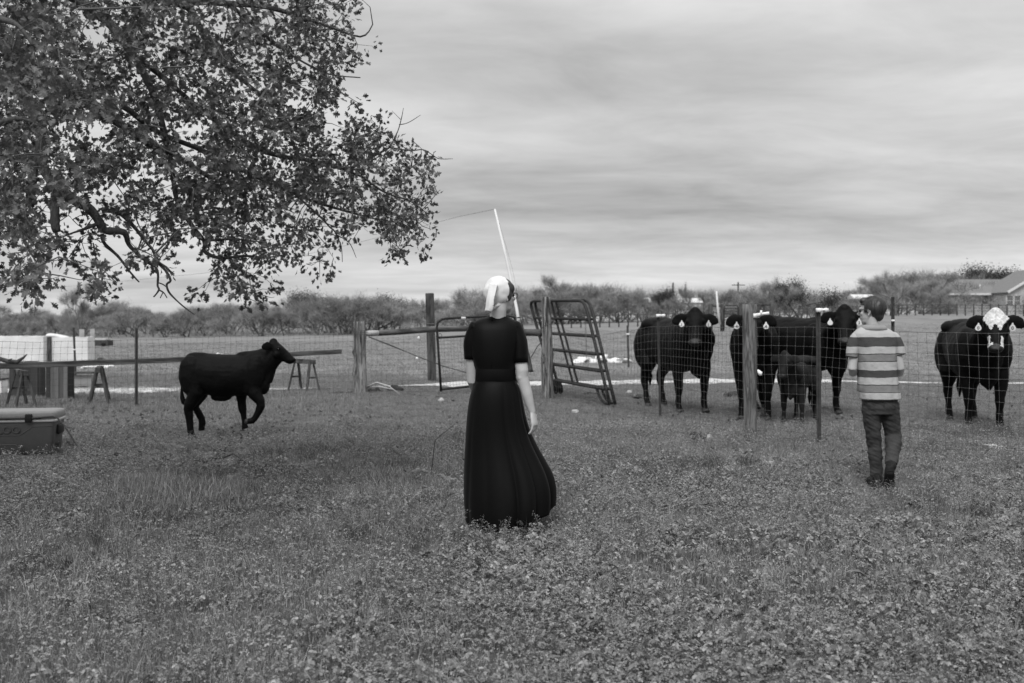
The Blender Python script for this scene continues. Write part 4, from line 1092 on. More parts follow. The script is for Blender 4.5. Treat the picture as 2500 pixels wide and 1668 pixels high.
def add_head(m, p, yaw, pitch, s, roll=0.0, earz=-.12, earback=.12, back=0.0):
    """p: poll position; nose axis from yaw and pitch (down)"""
    ax = Vector((math.cos(yaw) * math.cos(pitch), math.sin(yaw) * math.cos(pitch), -math.sin(pitch)))
    side = Vector((-math.sin(yaw), math.cos(yaw), 0)); side = Matrix.Rotation(roll, 3, ax) @ side
    fr = ax.cross(side); fr = -fr if fr.z < 0 else fr            # outward normal of the forehead
    if fr.dot(Vector((math.cos(yaw), math.sin(yaw), 0))) < 0: fr = -fr
    fr = fr.normalized(); rings = []
    for a, hw, hd in HEAD:
        c = p + ax * a * s - fr * (hd * s * .92)
        if a > .4: c -= fr * .008 * s
        ring = []
        for k in range(20):
            an = 2 * math.pi * k / 20; cc, ss = math.cos(an), math.sin(an)
            w_ = hw * s * (1 - .22 * max(0, -ss))          # narrower at the jaw
            ring.append(c + side * w_ * math.copysign(abs(cc) ** .85, cc) + fr * hd * s * math.copysign(abs(ss) ** .85, ss))
        rings.append(ring)
    m.loft(rings)
    m.ell(p + ax * .0 * s - fr * .05 * s, (.075 * s, .075 * s, .075 * s), nu=12, nv=8)        # poll knob
    m.ell(p + ax * .31 * s - fr * .17 * s, (.06 * s, .06 * s, .06 * s), nu=10, nv=6)
    for sg in (-1, 1):
        m.ell(p + ax * .155 * s + side * sg * .105 * s - fr * .045 * s, (.036 * s,) * 3, nu=10, nv=6)   # brow
        m.ell(p + ax * .2 * s + side * sg * .085 * s - fr * .16 * s, (.075 * s,) * 3, nu=10, nv=6)      # cheek
        m.ell(p + ax * .48 * s + side * sg * .045 * s - fr * .03 * s, (.03 * s,) * 3, nu=10, nv=6)      # nostril pad
    ears = []
    for sg in (-1, 1):
        r0 = p + ax * .065 * s + side * sg * .085 * s - fr * .085 * s
        d = (side * sg + Vector((0, 0, earz)) - fr * earback - Vector((math.cos(yaw), math.sin(yaw), 0)) * back).normalized()
        up = (Vector((0, 0, 1)) - d * d.z).normalized(); th = d.cross(up).normalized(); er = []
        for t, w_, q in ((0, .032, .03), (.2, .058, .026), (.42, .082, .02), (.65, .086, .017), (.85, .064, .015), (1, .02, .012)):
            c = r0 + d * t * .245 * s + Vector((0, 0, -.03 * t * t * s))
            er.append([c + up * w_ * s * math.cos(2 * math.pi * k / 12) + th * q * s * math.sin(2 * math.pi * k / 12) - up * .0 for k in range(12)])
        m.loft(er); ears.append((r0, d, sg))
    return ax, side, fr, ears
def eartag(t, pos, face, s, txt):
    """white teardrop tag facing the viewer"""
    f = face.normalized(); rt = Vector((0, 0, 1)).cross(f).normalized(); up = f.cross(rt).normalized(); m = MB()
    prof = [(0, .052), (.008, .045), (.011, .03), (.026, .012), (.036, -.008), (.036, -.026), (.024, -.042), (0, -.048)]
    prof = prof + [(-a, b) for a, b in reversed(prof[1:-1])]
    fr_ = [pos + (rt * a + up * b) * s + f * .003 for a, b in prof]; bk = [q - f * .006 for q in fr_]
    n = len(prof); m.add(fr_ + bk, [tuple(range(n)), tuple(reversed(range(n, 2 * n)))] + [(i, i + n, (i + 1) % n + n, (i + 1) % n) for i in range(n)])
    o = m.build('ear_tag', M['tag'], t, smooth=False)
    if txt:
        cu = bpy.data.curves.new('t', 'FONT'); cu.body = txt; cu.size = .055 * s; cu.align_x = 'CENTER'; cu.align_y = 'CENTER'; cu.extrude = .0006; cu.offset = .0012
        to = bpy.data.objects.new('t', cu); C.objects.link(to); dg = bpy.context.evaluated_depsgraph_get()
        me = bpy.data.meshes.new_from_object(to.evaluated_get(dg)); C.objects.unlink(to); bpy.data.objects.remove(to)
        mt = Matrix((rt, up, f)).transposed().to_4x4(); mt.translation = pos + f * .0042 + up * -.016 * s
        me.transform(mt); me.materials.clear(); me.materials.append(M['ink'])
        n_ = bpy.data.objects.new('tag_number', me); C.objects.link(n_); n_.parent = o; me.name = 'tag_number'
def leg(m, pts, rad, n=12):
    """limb whose upper end is domed so that it melts into the trunk"""
    d = (pts[0] - pts[1]).normalized(); r = rad[0]
    m.tube([pts[0] + d * r * .9, pts[0] + d * r * .7, pts[0] + d * r * .4] + list(pts), [r * .12, r * .55, r * .85] + list(rad), n)
def cow(name, label, front, rear, poll, scale, group, pitch=62, rows=None, coat='coat', tags=('', ''), coatspots=None, vox=.014, lift=None, spread=.17, faceyaw=None, tail=True, cat='cow', necklow=0.0, fspread=None):
    fx, fy = front; rx, ry = rear; dx, dy = fx - rx, fy - ry; ang = math.atan2(dy, dx); s = scale
    cx_, cy_ = (fx + rx) / 2 - .02 * math.cos(ang), (fy + ry) / 2
    z0 = hgt(cx_, cy_)
    root = thing(name, label, cat, (cx_, cy_, z0), group, rz=ang, local=True)
    inv = Matrix.Rotation(-ang, 3, 'Z')
    pl_ = inv @ (Vector(poll) - Vector((cx_, cy_, z0)))
    wy = math.atan2(-poll[1], -poll[0]) if faceyaw is None else faceyaw
    yaw = wy - ang; m = MB(); rows = rows or ADULT
    m.loft(srings([(a * s, b * s, c * s * .87, d * s) for a, b, c, d in rows]))
    for sg in (-1, 1):
        m.ell((-.52 * s, sg * .19 * s, 1.27 * s), (.16 * s, .11 * s, .09 * s))     # hip bones
        m.ell((-.83 * s, sg * .11 * s, 1.2 * s), (.1 * s, .07 * s, .09 * s))
        m.ell((.5 * s, sg * .2 * s, .98 * s), (.2 * s, .13 * s, .3 * s))           # shoulder
        m.ell((-.66 * s, sg * .2 * s, .92 * s), (.21 * s, .15 * s, .34 * s))       # thigh
    m.ell((.42 * s, 0, 1.28 * s), (.25 * s, .1 * s, .09 * s)); m.ell((-.55 * s, 0, 1.30 * s), (.4 * s, .2 * s, .09 * s)); m.ell((-.15 * s, 0, 1.27 * s), (.5 * s, .17 * s, .09 * s))
    m.ell((.70 * s, 0, .74 * s), (.16 * s, .13 * s, .22 * s)); m.ell((.74 * s, 0, .60 * s), (.08 * s, .055 * s, .11 * s))  # brisket
    nd = Vector((math.cos(yaw), math.sin(yaw), 0)); hb = pl_ - nd * .12 * s + Vector((0, 0, -.13 * s))
    a = Vector((.48 * s, 0, 1.06 * s)); b = Vector((.72 * s, 0, 1.07 * s)); mid = b.lerp(hb, .5)
    m.tube([a, b, mid, hb, pl_ - nd * .06 * s + Vector((0, 0, -.08 * s))], [(.27 * s, .27 * s), (.25 * s, .22 * s), (.2 * s, .165 * s), (.145 * s, .13 * s), (.1 * s, .1 * s)], 18)
    m.tube([Vector((.76 * s, 0, .78 * s)), mid + Vector((0, 0, -.16 * s)), hb + Vector((0, 0, -.1 * s))], [.11 * s, .09 * s, .07 * s], 10)
    ax, side, fr, ears = add_head(m, pl_, yaw, R(pitch), s)
    fs = fspread or spread
    for i, sg in enumerate((-1, 1)):
        o = .05 * sg * s
        leg(m, [Vector((.50 * s, sg * .16 * s, .85 * s)), Vector((.5 * s + o, sg * .19 * s, .64 * s)), Vector((.52 * s + o, sg * fs * s, .40 * s)), Vector((.52 * s + o, sg * fs * s, .34 * s)), Vector((.51 * s + o, sg * fs * s, .25 * s)), Vector((.51 * s + o, sg * fs * s, .13 * s)), Vector((.53 * s + o, sg * fs * s, .07 * s)), Vector((.565 * s + o, sg * fs * s, .0))],
            [.14 * s, .095 * s, .062 * s, .06 * s, .042 * s, .046 * s, .046 * s, .066 * s])
        o = -.07 * sg * s
        leg(m, [Vector((-.62 * s, sg * .14 * s, .9 * s)), Vector((-.57 * s + o, sg * .2 * s, .68 * s)), Vector((-.76 * s + o, sg * spread * s, .47 * s)), Vector((-.77 * s + o, sg * spread * s, .4 * s)), Vector((-.73 * s + o, sg * spread * s, .26 * s)), Vector((-.7 * s + o, sg * spread * s, .13 * s)), Vector((-.67 * s + o, sg * spread * s, .07 * s)), Vector((-.63 * s + o, sg * spread * s, .0))],
            [.18 * s, .13 * s, .07 * s, .062 * s, .042 * s, .046 * s, .046 * s, .064 * s])
    def post(co, no):
        n_ = vnoise(co, 7.0 / s) * .008 * s + vnoise(co, 24.0 / s) * .003 * s
        co = co + no * n_[:, None]; return co
    def mf(c):
        out = np.zeros(len(c)); out[c[:, 2] < .055 * s] = 1
        rel = c - np.array(pl_)
        A = rel @ np.array(ax) / s; Sd = rel @ np.array(side) / s; Fr = rel @ np.array(fr) / s
        nearh = (np.abs(Sd) < .12) & (A > .44) & (A < .56) & (Fr > -.13)
        out[nearh] = 2
        if coatspots:
            nn = np.array([mn.noise(Vector((float(a) * 22, float(b_) * 22, 3))) for a, b_ in zip(A, Sd)]) * .02
            m1 = (A > -.10) & (A < .27 + nn - 1.9 * np.abs(np.abs(Sd) - .05)) & (np.abs(Sd) < .13 + nn - .42 * np.clip(A - .08, 0, 1)) & (Fr > -.12)
            m2 = (np.abs(np.abs(Sd) - .085) < .03 + nn) & (A > .33) & (A < .47) & (Fr > -.11)
            m3 = (np.abs(Sd) > .03) & (A > .425) & (A < .455) & (Sd < 0) & (Fr > -.05)
            out[m1 | m2 | m3] = 3
        return out
    body = fuse(m, 'body', [M[coat], M['hoof'], M['muzzle'], M['white hair']], root, vox * s, 3, post, mf)
    for sg in (-1, 1):
        MB().ell(pl_ + ax * .165 * s + side * sg * .118 * s - fr * .052 * s, .021 * s, nu=12, nv=8).build('eye', M['eye'], root)
    if tail:
        tb = Vector((-.9 * s, 0, 1.2 * s)); m = MB()
        m.tube([tb + Vector((.14 * s, 0, -.05 * s)), tb + Vector((.03 * s, 0, .0)), tb + Vector((-.06 * s, .0, -.12 * s)), tb + Vector((-.07 * s, .0, -.4 * s)), tb + Vector((-.04 * s, .02 * s, -.62 * s)), tb + Vector((-.03 * s, .03 * s, -.75 * s)), tb + Vector((-.02 * s, .03 * s, -.9 * s))],
               [.045 * s, .042 * s, .03 * s, .02 * s, .02 * s, .045 * s, .008], 10)
        m.build('tail', M[coat], root)
    cam_l = inv @ (Vector((0, 0, CAMH)) - Vector((cx_, cy_, z0)))
    for (r0, d, sg), tx in zip(ears, tags):
        if tx is None: continue
        pos = r0 + d * .10 * s + Vector((0, 0, -.075 * s)); fc = (cam_l - pos).normalized(); pos = pos + fc * .045
        eartag(root, pos, (fc + Vector((random.uniform(-.3, .3), random.uniform(-.3, .3), random.uniform(-.1, .3)))).normalized(), 1.02, tx)
    return root
GB = 'black beef cows lined up behind the wire fence'
def fr2(px, D): return ((px - 1250) / F * D, D)
cow('cow', 'leftmost black cow behind the fence, with its head above the steel post wire', (2.79, 15.2), (2.40, 16.42), tuple(P(1697, 757, 14.55)), 1.06, GB, tags=('1', '1'), fspread=.18)
cow('cow', 'middle black cow facing straight ahead, head hidden behind the round wooden post', (3.43, 14.1), (3.75, 15.35), tuple(P(1834, 759, 13.45)), 1.06, GB, tags=('4', '4'), pitch=64)
cow('cow', 'black cow with her head just left of the boy', (4.78, 14.85), (4.02, 15.95), tuple(P(2062, 751, 14.2)), 1.08, GB, tags=('', '2'), pitch=62)
cow('cow', 'black cow with a curly white forehead standing alone at the right', (6.14, 12.9), (6.40, 14.15), tuple(P(2430, 759, 12.25)), 1.04, GB, tags=('0', '0'), coatspots=True, pitch=60)
CALF2 = [(-.88, .96, .08, .1), (-.8, .98, .16, .2), (-.6, .99, .23, .28), (-.3, .96, .27, .3), (0, .95, .28, .3), (.3, .96, .27, .3), (.5, .97, .24, .29), (.7, .98, .18, .24), (.82, .98, .1, .14)]
cow('calf', 'small dusty brown calf with lowered head standing in front of the black cows', (3.87, 13.75), (4.2, 14.35), tuple(P(1913, 862, 13.3)), .66, None, pitch=72, rows=CALF2, coat='coatb', tags=(None, None), vox=.017, faceyaw=R(-128), cat='calf', spread=.2)

# walking calf at the left, modelled from the side
def walking_calf():
    X0, Y0 = (579.6 - 1250) / F * 12.0, 12.0; z0 = hgt(X0, Y0)
    t = thing('calf', 'young black calf trotting to the right with one foreleg lifted', 'calf', (X0, Y0, z0), local=True)
    c = lambda x, y: ((x - 880) / 992, (1432 - y) / 992)
    rows = []
    for x, top, bot, hw in ((222, 520, 640, .05), (250, 465, 760, .11), (310, 420, 880, .155), (400, 412, 905, .18), (520, 424, 922, .2), (690, 434, 945, .215), (830, 440, 938, .2), (960, 434, 925, .175), (1080, 425, 915, .155), (1180, 470, 880, .12), (1250, 560, 800, .07)):
        x_, a = c(x, top); _, b = c(x, bot); rows.append((x_, (a + b) / 2, hw, (a - b) / 2))
    m = MB(); m.loft(srings(rows, e=2.15, narrow=.3))
    def pt(x, y, yy=0): a, b = c(x, y); return Vector((a, yy, b))
    m.ell(pt(690, 940), (.13, .09, .06)); m.ell(pt(1010, 445), (.15, .05, .05)); m.ell(pt(410, 448), (.14, .08, .04)); m.ell(pt(1185, 790), (.09, .1, .13))
    for sg in (-1, 1):
        m.ell(pt(370, 700, sg * .1), (.16, .1, .26), Euler((0, R(-8), 0)).to_matrix()); m.ell(pt(1090, 690, sg * .09), (.14, .08, .25), Euler((0, R(12), 0)).to_matrix())
    m.tube([pt(1060, 620), pt(1150, 560), pt(1235, 500), pt(1295, 425), pt(1335, 360), pt(1345, 320)], [(.21, .15), (.2, .125), (.165, .1), (.13, .085), (.1, .075), (.06, .05)], 18, ref=(0, 0, 1))
    m.tube([pt(1230, 760), pt(1290, 600), pt(1345, 530), pt(1390, 490)], [.07, .06, .05, .04], 12)
    # near side legs (y<0) and far side legs (y>0)
    leg(m, [pt(400, 790, -.06), pt(420, 900, -.1), pt(345, 1035, -.1), pt(325, 1090, -.09), pt(335, 1200, -.085), pt(345, 1330, -.085), pt(358, 1385, -.085), pt(372, 1430, -.085)], [.135, .1, .068, .056, .043, .04, .042, .05], 12)
    leg(m, [pt(380, 810, .06), pt(410, 930, .09), pt(335, 1060, .09), pt(375, 1120, .09), pt(430, 1215, .085), pt(437, 1265, .085), pt(425, 1310, .085), pt(430, 1358, .085)], [.14, .09, .06, .045, .04, .042, .038, .044], 12)
    leg(m, [pt(930, 780, .05), pt(900, 900, .09), pt(905, 1010, .09), pt(918, 1100, .09), pt(930, 1150, .09), pt(938, 1240, .09), pt(942, 1290, .09), pt(952, 1335, .09)], [.12, .075, .052, .05, .038, .034, .036, .045], 12)
    leg(m, [pt(1080, 790, -.045), pt(1120, 920, -.085), pt(1180, 990, -.1), pt(1190, 1045, -.1), pt(1155, 1120, -.1), pt(1115, 1190, -.1), pt(1085, 1222, -.1), pt(1020, 1228, -.1), pt(1000, 1226, -.1)], [.11, .08, .058, .054, .042, .038, .04, .036, .03], 12)
    ax, side, fr, ears = add_head(m, pt(1335, 268), 0.0, R(43), .66, earz=.15, earback=.0, back=1.1)
    def post(co, no): return co + no * (vnoise(co, 9.0) * .006 + vnoise(co, 30.0) * .002)[:, None]
    def mf(cc):
        out = np.zeros(len(cc)); out[cc[:, 2] < .04] = 1
        q = pt(1000, 1226); out[(np.abs(cc[:, 0] - q.x) < .035) & (np.abs(cc[:, 2] - q.z) < .05) & (cc[:, 1] < 0)] = 1; return out
    fuse(m, 'body', [M['coat'], M['hoof']], t, .0095, 3, post, mf)
    pl_ = pt(1335, 268); s = .66
    for sg in (-1, 1): MB().ell(pl_ + ax * .165 * s + side * sg * .118 * s - fr * .052 * s, .02 * s, nu=12, nv=8).build('eye', M['eye'], t)
    MB().tube([pt(330, 560), pt(262, 545), pt(232, 640), pt(222, 780), pt(216, 890), pt(222, 960), pt(245, 1010), pt(280, 1055)], [.03, .03, .024, .018, .017, .027, .034, .012], 10).build('tail', M['coat'], t)
walking_calf()
# ------------------------------------------------------------------ people
def head_parts(m, c, yaw, s, tilt=0.0, child=False):
    """adds a head with face to m; c centre of the skull, facing local +Y turned by -yaw about Z. returns map local->world"""
    rot = Matrix.Rotation(-yaw, 3, 'Z') @ Matrix.Rotation(tilt, 3, 'X')
    def T(x, y, z): return Vector(c) + rot @ (Vector((x, y, z)) * s)
    E = lambda x, y, z, a, b, d, rx=0: m.ell(T(x, y, z), (a * s, b * s, d * s), rot @ Matrix.Rotation(rx, 3, 'X'), 18, 12)
    E(0, -.012, .022, .074, .095, .088)           # cranium
    E(0, .028, -.035, .058, .062, .075)           # face
    E(0, .052, -.092, .03, .028, .024)            # chin
    E(0, .03, -.078, .05, .05, .032)              # jaw
    for sg in (-1, 1):
        E(sg * .036, .06, -.022, .022, .018, .016)                     # cheekbone
        E(sg * .026, .078, .022, .025, .012, .008)                     # brow
        for k, (dy, dz, r_) in enumerate(((0, .02, .012), (-.008, .012, .012), (-.01, 0, .011), (-.006, -.014, .01), (0, -.026, .009), (.003, .006, .009))):
            E(sg * .077, dy - .006, dz - .005, .0075, r_, r_)          # ear
    m.tube([T(0, .084, .018), T(0, .096, -.004), T(0, .108, -.024), T(0, .096, -.034)], [(.008 * s, .008 * s), (.009 * s, .01 * s), (.014 * s, .011 * s), (.011 * s, .006 * s)], 10)
    E(0, .084, -.056, .022, .009, .006); E(0, .083, -.066, .019, .009, .007)   # lips
    return T, rot
def eyes_and_glasses(root, T, rot, s, frame='glasses'):
    for sg in (-1, 1):
        MB().ell(T(sg * .031, .078, .004), .0115 * s, nu=12, nv=8).build('eye', M['eye'], root)
    m = MB()
    for sg in (-1, 1):
        m.tube([T(sg * .033 + .024 * math.cos(a), .098, .002 + .018 * math.sin(a)) for a in np.linspace(0, 6.283, 13)], .0022 * s, 5)
        m.tube([T(sg * .056, .098, .008), T(sg * .074, .085, .01), T(sg * .083, .03, .012), T(sg * .083, -.005, .008)], .0026 * s, 5)
    m.tube([T(-.009, .1, .006), T(.009, .1, .006)], .0022 * s, 5)
    g = m.build('glasses', M[frame], root)
def hand(m, wrist, d, palm_n, s, curl=.5, thumb=1, spread=.12):
    """palm with five fingers: d direction down the hand, palm_n the palm's normal"""
    d = Vector(d).normalized(); nrm = Vector(palm_n); nrm = (nrm - d * nrm.dot(d)).normalized(); sd_ = d.cross(nrm).normalized()
    w_ = Vector(wrist); L_ = .088 * s
    m.tube([w_, w_ + d * L_ * .35, w_ + d * L_ * .8, w_ + d * L_], [(.024 * s, .018 * s), (.034 * s, .016 * s), (.04 * s, .0145 * s), (.037 * s, .011 * s)], 14, ref=tuple(sd_))
    for i, (o, ln) in enumerate(((-.029, .068), (-.010, .077), (.010, .073), (.028, .058))):
        b = w_ + d * L_ * .92 + sd_ * o * s; dd = (d + sd_ * spread * (i - 1.5) * .5).normalized(); p = b; pts = [w_ + d * L_ * .6 + sd_ * o * .9 * s, b]
        cu = curl * (1 + .18 * i)
        for k, f in enumerate((.45, .32, .23)):
            rotm = Matrix.Rotation(cu * (k + 1) * .5, 3, sd_)
            p = p + (rotm @ dd) * ln * f * s; pts.append(p)
        m.tube(pts, [.0092 * s, .0088 * s, .0080 * s, .0074 * s, .0056 * s], 8)
    tb = w_ + d * L_ * .25 - sd_ * thumb * .028 * s
    t1 = tb + (d * .7 - sd_ * thumb * .55 + nrm * .35).normalized() * .036 * s; t2 = t1 + (d * .95 - sd_ * thumb * .1 + nrm * .35).normalized() * .028 * s; t3 = t2 + (d + nrm * .3).normalized() * .02 * s
    m.tube([w_ + d * L_ * .12, tb, t1, t2, t3], [.014 * s, .0135 * s, .0115 * s, .0098 * s, .007 * s], 8)
def ring(xl, xr, y, dd, z, n=48, e=2.2, yc=0.0, fold=None):
    out = []; cx_, hw = (xl + xr) / 2, (xr - xl) / 2
    for k in range(n):
        a = 2 * math.pi * k / n; c, s_ = math.cos(a), math.sin(a); r = 1.0
        if fold: r += fold(a)
        out.append(Vector((cx_ + hw * r * math.copysign(abs(c) ** (2 / e), c), y + yc + dd * r * math.copysign(abs(s_) ** (2 / e), s_), z)))
    return out

def woman():
    DW = 6.6; K = F / DW
    W = lambda px, py, dy=0.0: P(px, py, DW + dy)
    cx0 = W(1235, 785); t = thing('person', 'woman in a long black dress and white headscarf seen from behind', 'person', (cx0.x, DW, 0))
    m = MB()
    T, rot = head_parts(m, W(1223, 722, .02), R(52), 1.0)
    m.tube([W(1221, 735, .0), W(1218, 757, -.015), W(1215, 778, -.01), W(1213, 800, 0)], [(.052, .052), (.05, .052), (.055, .055), (.09, .07)], 18)
    tr = [W(1213, y) + Vector((0, .0, 0)) for y in ()]
    m.loft([ring(W(a, 0).x, W(b, 0).x, DW, d, W(0, y).z, 24) for y, a, b, d in ((784, 1180, 1248, .05), (795, 1166, 1254, .07), (830, 1162, 1254, .095), (880, 1163, 1254, .095), (915, 1170, 1252, .085), (960, 1160, 1262, .1), (1010, 1158, 1270, .1))])
    # legs down to the ground
    for px, dy in ((1192, -.02), (1232, .1)):
        m.tube([W(px + 8, 990, dy), W(px + 4, 1120, dy), W(px, 1200, dy), W(px, 1275, dy)], [.075, .052, .045, .034], 14)
    # right arm
    sh, cu, el, fo, wr_ = W(1262, 806, -.01), W(1270, 880, -.03), W(1275, 922, -.05), W(1287, 962, -.055), W(1300, 1008, -.06)
    m.tube([sh, cu, el + Vector((0, 0, .04)), el, fo, W(1294, 988, -.058), wr_], [.036, .044, .0405, .0395, .036, .028, .0215], 16)
    m.ell(el + Vector((-.012, -.02, .0)), (.02, .02, .022), nu=10, nv=8)
    hand(m, wr_, (W(1310, 1060, -.085) - wr_), (-.75, .45, -.1), 1.0, curl=.75, thumb=-1)
    # left arm, bent forward
    m.tube([W(1160, 810, 0), W(1151, 872, .0), W(1154, 930, .02), W(1163, 952, .1), W(1190, 950, .24), W(1205, 944, .29)], [.036, .042, .038, .037, .027, .021], 16)
    hand(m, W(1205, 944, .29), (.75, .35, .05), (0, 0, -1), .95, curl=.5, thumb=1)
    body = fuse(m, 'body', M['skin'], t, .0045, 2)
    eyes_and_glasses(t, T, rot, 1.0)
    for px, dy in ((1190, -.02), (1233, .1)):
        s_ = MB(); g0 = W(px, 1290, dy); g0.z = hgt(g0.x, g0.y)
        s_.tube([g0 + Vector((0, -.05, .035)), g0 + Vector((0, .0, .04)), g0 + Vector((0, .1, .035)), g0 + Vector((0, .19, .022))], [(.03, .032), (.036, .04), (.042, .032), (.03, .02)], 14, ref=(1, 0, 0))
        s_.ell(g0 + Vector((0, -.01, .06)), (.036, .045, .05), nu=12, nv=8)
        fuse(s_, 'shoe', M['rubber'], t, .006, 2)
    # dress: bodice, skirt and short sleeves in one piece of cloth
    prof = [(775, 1190, 1238, .050, .0), (781, 1176, 1250, .062, .0), (787, 1161, 1261, .078, .0), (795, 1150, 1269, .095, .0), (808, 1147, 1271, .108, .0), (835, 1149, 1268, .118, .0), (868, 1153, 1264, .12, .0), (890, 1160, 1258, .115, .0),
            (902, 1164, 1256, .11, .0), (929, 1163, 1258, .112, .0)]
    sk = [(0, 1163, 1258, .112), (.06, 1155, 1266, .135), (.14, 1147, 1273, .15), (.28, 1142, 1283, .165), (.42, 1138, 1298, .185), (.56, 1136, 1316, .205), (.70, 1134, 1341, .25), (.84, 1134, 1349, .27), (.94, 1136, 1350, .28), (1, 1138, 1349, .28)]
    n = 160; rings = []
    for y, a, b, d, yc in prof:
        z = W(0, y).z
        rings.append(ring(W(a, 0).x, W(b, 0).x, DW, d, z, n, 2.3, fold=lambda q, y=y: .012 * math.sin(5 * q + y * .06) * min(1, max(0, (y - 800) / 60)) + .03 * mn.noise(Vector((math.cos(q) * 3, math.sin(q) * 3, y * .035 + q * .6))) * min(1, max(0, (y - 790) / 50))))
    def foldf(tt):
        A = .10 * tt ** .8
        def f(q):
            # back seam folds: crisp pleats at chosen angles (back of the dress is at q = -90 deg)
            v = 0
            for c_, w_, a_ in ((-2.55, .10, -.8), (-2.3, .14, .5), (-1.95, .09, -.55), (-1.62, .17, .35), (-1.33, .06, -.9), (-1.1, .14, .7), (-.86, .07, -.95), (-.62, .14, .8), (-.4, .07, -.9), (-.15, .13, .7), (.2, .1, -.6), (.6, .15, .5), (1.1, .12, -.5), (1.6, .15, .5), (2.1, .12, -.5), (2.7, .15, .6)):
                if c_ < -1.7: a_ *= .35
                dq = math.atan2(math.sin(q - c_ - .12 * (tt - .5) * c_), math.cos(q - c_ - .12 * (tt - .5) * c_)); v += a_ * math.exp(-(dq / w_) ** 2)
            return A * v + .01 * mn.noise(Vector((math.cos(q) * 4, math.sin(q) * 4, tt * 5))) * tt
        return f
    for i in range(1, 61):
        tt = i / 60; xs = [q[0] for q in sk]
        a, b, d = (float(np.polyval(np.polyfit(xs, [q[k] for q in sk], 5), tt)) for k in (1, 2, 3))
        r0 = ring(W(a, 0).x, W(b, 0).x, DW, d, 0, n, 2.15, yc=.03 * tt, fold=foldf(tt)); out_ = []
        for p in r0:
            pxx = 1250 + p.x * K; fr_ = max(0, (p.y - DW) / .28)
            hem = np.interp(pxx, [1136, 1160, 1235, 1290, 1335, 1352], [1268, 1284, 1284, 1262, 1246, 1232]) - 6 * fr_
            out_.append(Vector((p.x, p.y, W(0, 929 + tt * (hem - 929)).z)))
        rings.append(out_)
    m = MB(); m.loft(rings, cap=False)
    def sleeve(c0, c1, c2, r0, r1, r2):
        mm = MB(); ax = [Vector(c0), Vector(c1), Vector(c2)]
        u_ = (Vector(c0) - Vector(c1)).normalized()
        mm.tube([Vector(c0) + u_ * .02, Vector(c0) + u_ * .014, Vector(c0), Vector(c0).lerp(Vector(c1), .5), Vector(c1), Vector(c1).lerp(Vector(c2), .5), Vector(c2)], [(r0[0] * .25, r0[1] * .25), (r0[0] * .7, r0[1] * .75), r0, ((r0[0] + r1[0]) / 2, (r0[1] + r1[1]) / 2), r1, ((r1[0] + r2[0]) / 2, (r1[1] + r2[1]) / 2), r2], 28, cap=False, ref=(1, 0, 0))
        return mm
    dr = m.build('dress', M['dress'], t)
    so = dr.modifiers.new('cloth', 'SOLIDIFY'); so.thickness = .006; so.offset = -1
    for args in (((W(1255, 793, 0)), W(1269, 835, -.02), W(1271, 886, -.03), (.048, .066), (.054, .062), (.052, .058)), ((W(1163, 793, 0)), W(1151, 835, 0), W(1150, 877, .005), (.048, .066), (.056, .06), (.045, .056))):
        mm = sleeve(*args)
        # wrinkles
        mm.v = [v + (v - Vector((args[1].x, args[1].y, v.z))).normalized() * .006 * mn.noise(Vector((v.x * 18, v.y * 18, v.z * 14))) for v in mm.v]
        so_ = mm.build('sleeve', M['dress'], t); q = so_.modifiers.new('sub', 'SUBSURF'); q.levels = q.render_levels = 1; q = so_.modifiers.new('cloth', 'SOLIDIFY'); q.thickness = .004; q.offset = -1
    # shoulder caps
    m = MB()
    for px, s_ in ((1258, 1), (1160, -1)): m.ell(W(px, 799, 0), (.042, .07, .036), nu=18, nv=12)
    m.build('shoulder_seam', M['dress'], t)['kind'] = 'stuff'
    m = MB(); R2 = []
    for y in (900, 905, 925, 930): R2.append(ring(W(1161.5 if y < 915 else 1160, 0).x, W(1258.5 if y < 915 else 1260.5, 0).x, DW, .124 if y in (905, 925) else .118, W(0, y).z, 80, 2.3))
    m.loft(R2, cap=False); m.build('belt', M['belt'], t)
    # back seam and zip pull
    m = MB(); m.tube([W(1200, 777, -.055), W(1200, 800, -.102), W(1201, 850, -.122), W(1200, 898, -.121)], .0016, 5)
    m.box(W(1201, 781, -.075), (.005, .004, .012)); m.build('zip', M['belt'], t)
    # hair under and in front of the scarf
    m = MB()
    def shell(mm, k, ys, zs, nu_, nv_, cond, thick=0.0, lump=0.0):
        V = []; idx = {}
        for j in range(nv_ + 1):
            ph = -math.pi / 2 + math.pi * j / nv_
            for i in range(nu_):
                th = 2 * math.pi * i / nu_
                x, y, z = math.cos(ph) * math.cos(th), math.cos(ph) * math.sin(th), math.sin(ph)
                V.append((x, y, z))
        fs = []
        for j in range(nv_):
            for i in range(nu_):
                q = (j * nu_ + i, j * nu_ + (i + 1) % nu_, (j + 1) * nu_ + (i + 1) % nu_, (j + 1) * nu_ + i)
                c_ = [sum(V[a][b_] for a in q) / 4 for b_ in range(3)]
                if cond(*c_): fs.append(q)
        used = sorted({a for f in fs for a in f}); mp_ = {a: i for i, a in enumerate(used)}
        pts = []
        for a in used:
            x, y, z = V[a]; l_ = 1 + lump * mn.noise(Vector((x * 3, y * 3, z * 3 + 4)))
            pts.append(T(x * .082 * k * l_, -.012 + y * .103 * k * ys * l_, .022 + z * .096 * k * zs * l_))
        mm.add(pts, [tuple(mp_[a] for a in f) for f in fs])
    shell(m, 1.02, 1, 1, 40, 24, lambda x, y, z: (z > -.55 and y < .55 + .25 * (z > .5)) and not (y > .05 and z < .1 and abs(x) < .75) and not (y > .45 and z < .62))
    # side hair in front of the ear
    m = MB(); m.ell(T(0, -.014, .046), (.085, .101, .078), rot, 24, 16)
